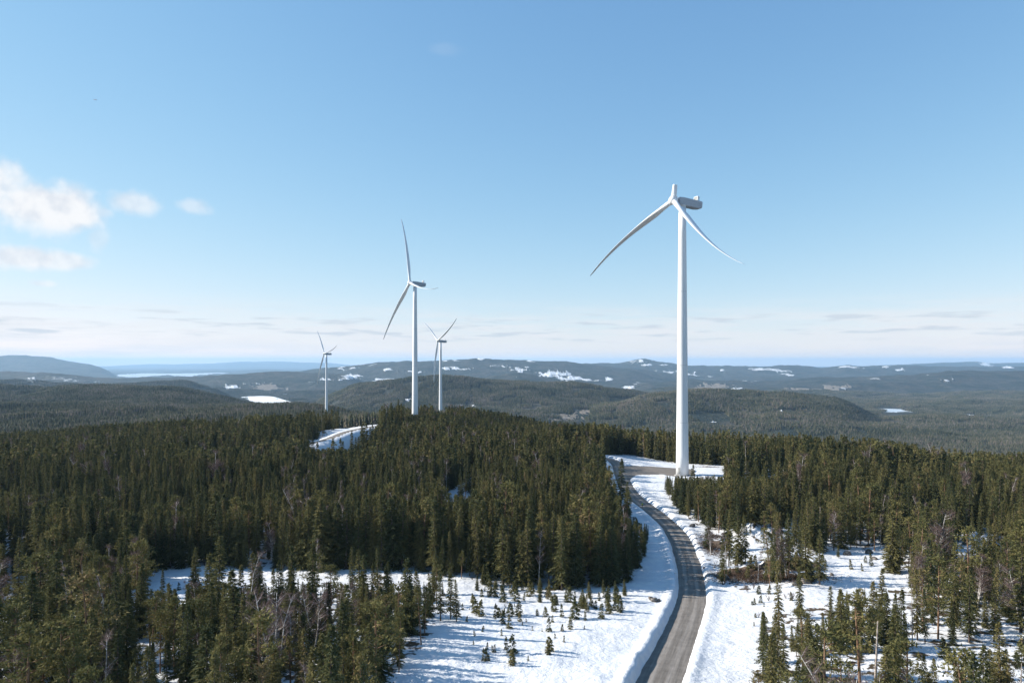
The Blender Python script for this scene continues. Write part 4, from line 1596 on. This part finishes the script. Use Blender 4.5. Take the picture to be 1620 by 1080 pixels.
t = Tri()
r = np.random.default_rng(77)
for (a, b_, n, sx, sy) in [(1120, 738.5, 260, 7, 2.5), (1170, 912, 2600, 8, 3.5), (1215, 916, 2600, 9, 3.0), (1258, 914, 2600, 8, 3.5), (1122, 868, 1500, 2.6, 8), (1130, 850, 900, 4, 3)]:
    g = ground_at(a, b_)
    xs = g[0] + r.normal(size=n) * sx * .6
    ys = g[1] + r.normal(size=n) * sy * .6
    zs = height(xs, ys)
    for i in range(n):
        d = norm(np.array([r.normal(), r.normal(), abs(r.normal()) * .5 + .1]))
        t.twig(np.array([xs[i], ys[i], zs[i] - .05]), d, r.uniform(.5, 1.6), .12, r, r.random())
Vb, Fb, tb = t.arrays()
bm_ = mesh_np('brushwood', Vb, Fb, [M_dead])
fattr(bm_, 'tint', tb)
tag(link(bpy.data.objects.new('brushwood', bm_)), 'brown brushwood and withered heather on the earthy banks', 'brushwood', kind='stuff')

# ------------------------------------------------------------------ person on the road
g = ground_at(1016, 803)
me = bpy.data.meshes.new('person')
J = [(0, 0, .95), (0, 0, 1.18), (0, .01, 1.42), (0, .02, 1.53), (0, .03, 1.66), (0, .02, 1.78),
     (.10, 0, .90), (.12, .06, .50), (.12, .0, .09), (.12, .16, .05), (-.10, 0, .90), (-.12, -.04, .50), (-.12, -.14, .09), (-.12, .02, .05),
     (.20, 0, 1.40), (.27, -.04, 1.13), (.26, .07, .90), (.25, .11, .82), (-.20, 0, 1.40), (-.27, .02, 1.13), (-.26, .10, .90), (-.25, .13, .82)]
E_ = [(0, 1), (1, 2), (2, 3), (3, 4), (4, 5), (0, 6), (6, 7), (7, 8), (8, 9), (0, 10), (10, 11), (11, 12), (12, 13), (2, 14), (14, 15), (15, 16), (16, 17), (2, 18), (18, 19), (19, 20), (20, 21)]
me.from_pydata(J, E_, [])
per = link(bpy.data.objects.new('person', me))
per.location = (g[0], g[1], max(g[2], 0) + .02)
per.rotation_euler = (0, 0, .4)
sk = per.modifiers.new('skin', 'SKIN')
RR = [.15, .16, .17, .065, .10, .085, .10, .075, .055, .05, .10, .075, .055, .05, .08, .06, .05, .045, .08, .06, .05, .045]
for i, v in enumerate(me.skin_vertices[0].data):
    v.radius = (RR[i], RR[i] * .85)
    v.use_root = (i == 0)
per.modifiers.new('sub', 'SUBSURF').levels = 2
M_per, nb, b, _ = new_mat('clothing')
g_ = nb.node('ShaderNodeTexCoord')
sx = nb.node('ShaderNodeSeparateXYZ')
nb.l.new(g_.outputs['Object'], sx.inputs[0])
zz = nb.math('DIVIDE', sx.outputs[2], 2.0)
rp = nb.ramp(zz, [(0, (.02, .02, .025)), (.46, (.03, .035, .05)), (.47, (.75, .72, .10)), (.765, (.8, .75, .12)), (.77, (.55, .36, .27)), (.86, (.8, .8, .75))])
rp.node.color_ramp.interpolation = 'CONSTANT'
nb.l.new(rp, b.inputs['Base Color'])
me.materials.append(M_per)
tag(per, 'tiny person in a yellow jacket and dark trousers walking on the gravel road', 'person')

# ------------------------------------------------------------------ aeroplane high in the sky
D = 6500.0
A_ = empty('aeroplane', ((151 - CX) / F * D, D, CZ + (HY - 158) / F * D), math.radians(78))
tag(A_, 'tiny aeroplane high in the blue sky at the upper left', 'aeroplane')
fu = MB().tube([(0, -18, 0), (0, -16.5, .1), (0, -13, .2), (0, 8, .2), (0, 15, .7), (0, 19, 1.2)], [.2, 1.2, 1.9, 1.9, 1.1, .3], 12)
fu.build('fuselage', M_white, A_, True)
for sgn in (-1, 1):
    w = MB().loft([[(sgn * xx, y0, zz + .2), (sgn * xx, y1, zz), (sgn * xx, (y0 + y1) / 2, zz - .15)] for xx, y0, y1, zz in ((1.4, -4, 3.0, -.6), (17, 5.5, 7.2, .8))])
    w.build('wing', M_white, A_)
    w = MB().loft([[(sgn * xx, y0, zz + .1), (sgn * xx, y1, zz), (sgn * xx, (y0 + y1) / 2, zz - .1)] for xx, y0, y1, zz in ((.5, 14, 18.0, 1.2), (6.2, 17.3, 19.0, 1.5))])
    w.build('tailplane', M_white, A_)
    MB().tube([(sgn * 5.5, -4.5, -1.4), (sgn * 5.5, -.5, -1.3)], [1.0, .7], 10).build('engine', M_grey, A_, True)
MB().loft([[(.15, y0, zz), (-.15, y0, zz), (-.1, y1, zz), (.1, y1, zz)] for zz, y0, y1 in ((1.5, 13, 18.5), (7.2, 17.5, 20))]).build('fin', M_white, A_)

# ------------------------------------------------------------------ haze
hz = MB().box((0, 0, (-420 + 320) / 2), (130000, 130000, 740))
M_hz = bpy.data.materials.new('air')
M_hz.use_nodes = True
M_hz.node_tree.nodes.clear()
nb = NB(M_hz.node_tree)
out = nb.node('ShaderNodeOutputMaterial')
pv = nb.node('ShaderNodeVolumePrincipled')
pv.inputs['Color'].default_value = (.47, .72, 1.0, 1)
pv.inputs['Density'].default_value = 2.8e-5
pv.inputs['Anisotropy'].default_value = 0.1
nb.l.new(pv.outputs[0], out.inputs['Volume'])
ho = hz.build('haze', M_hz)
tag(ho, 'thin blue haze lying over the valleys and far hills', 'haze', kind='stuff')
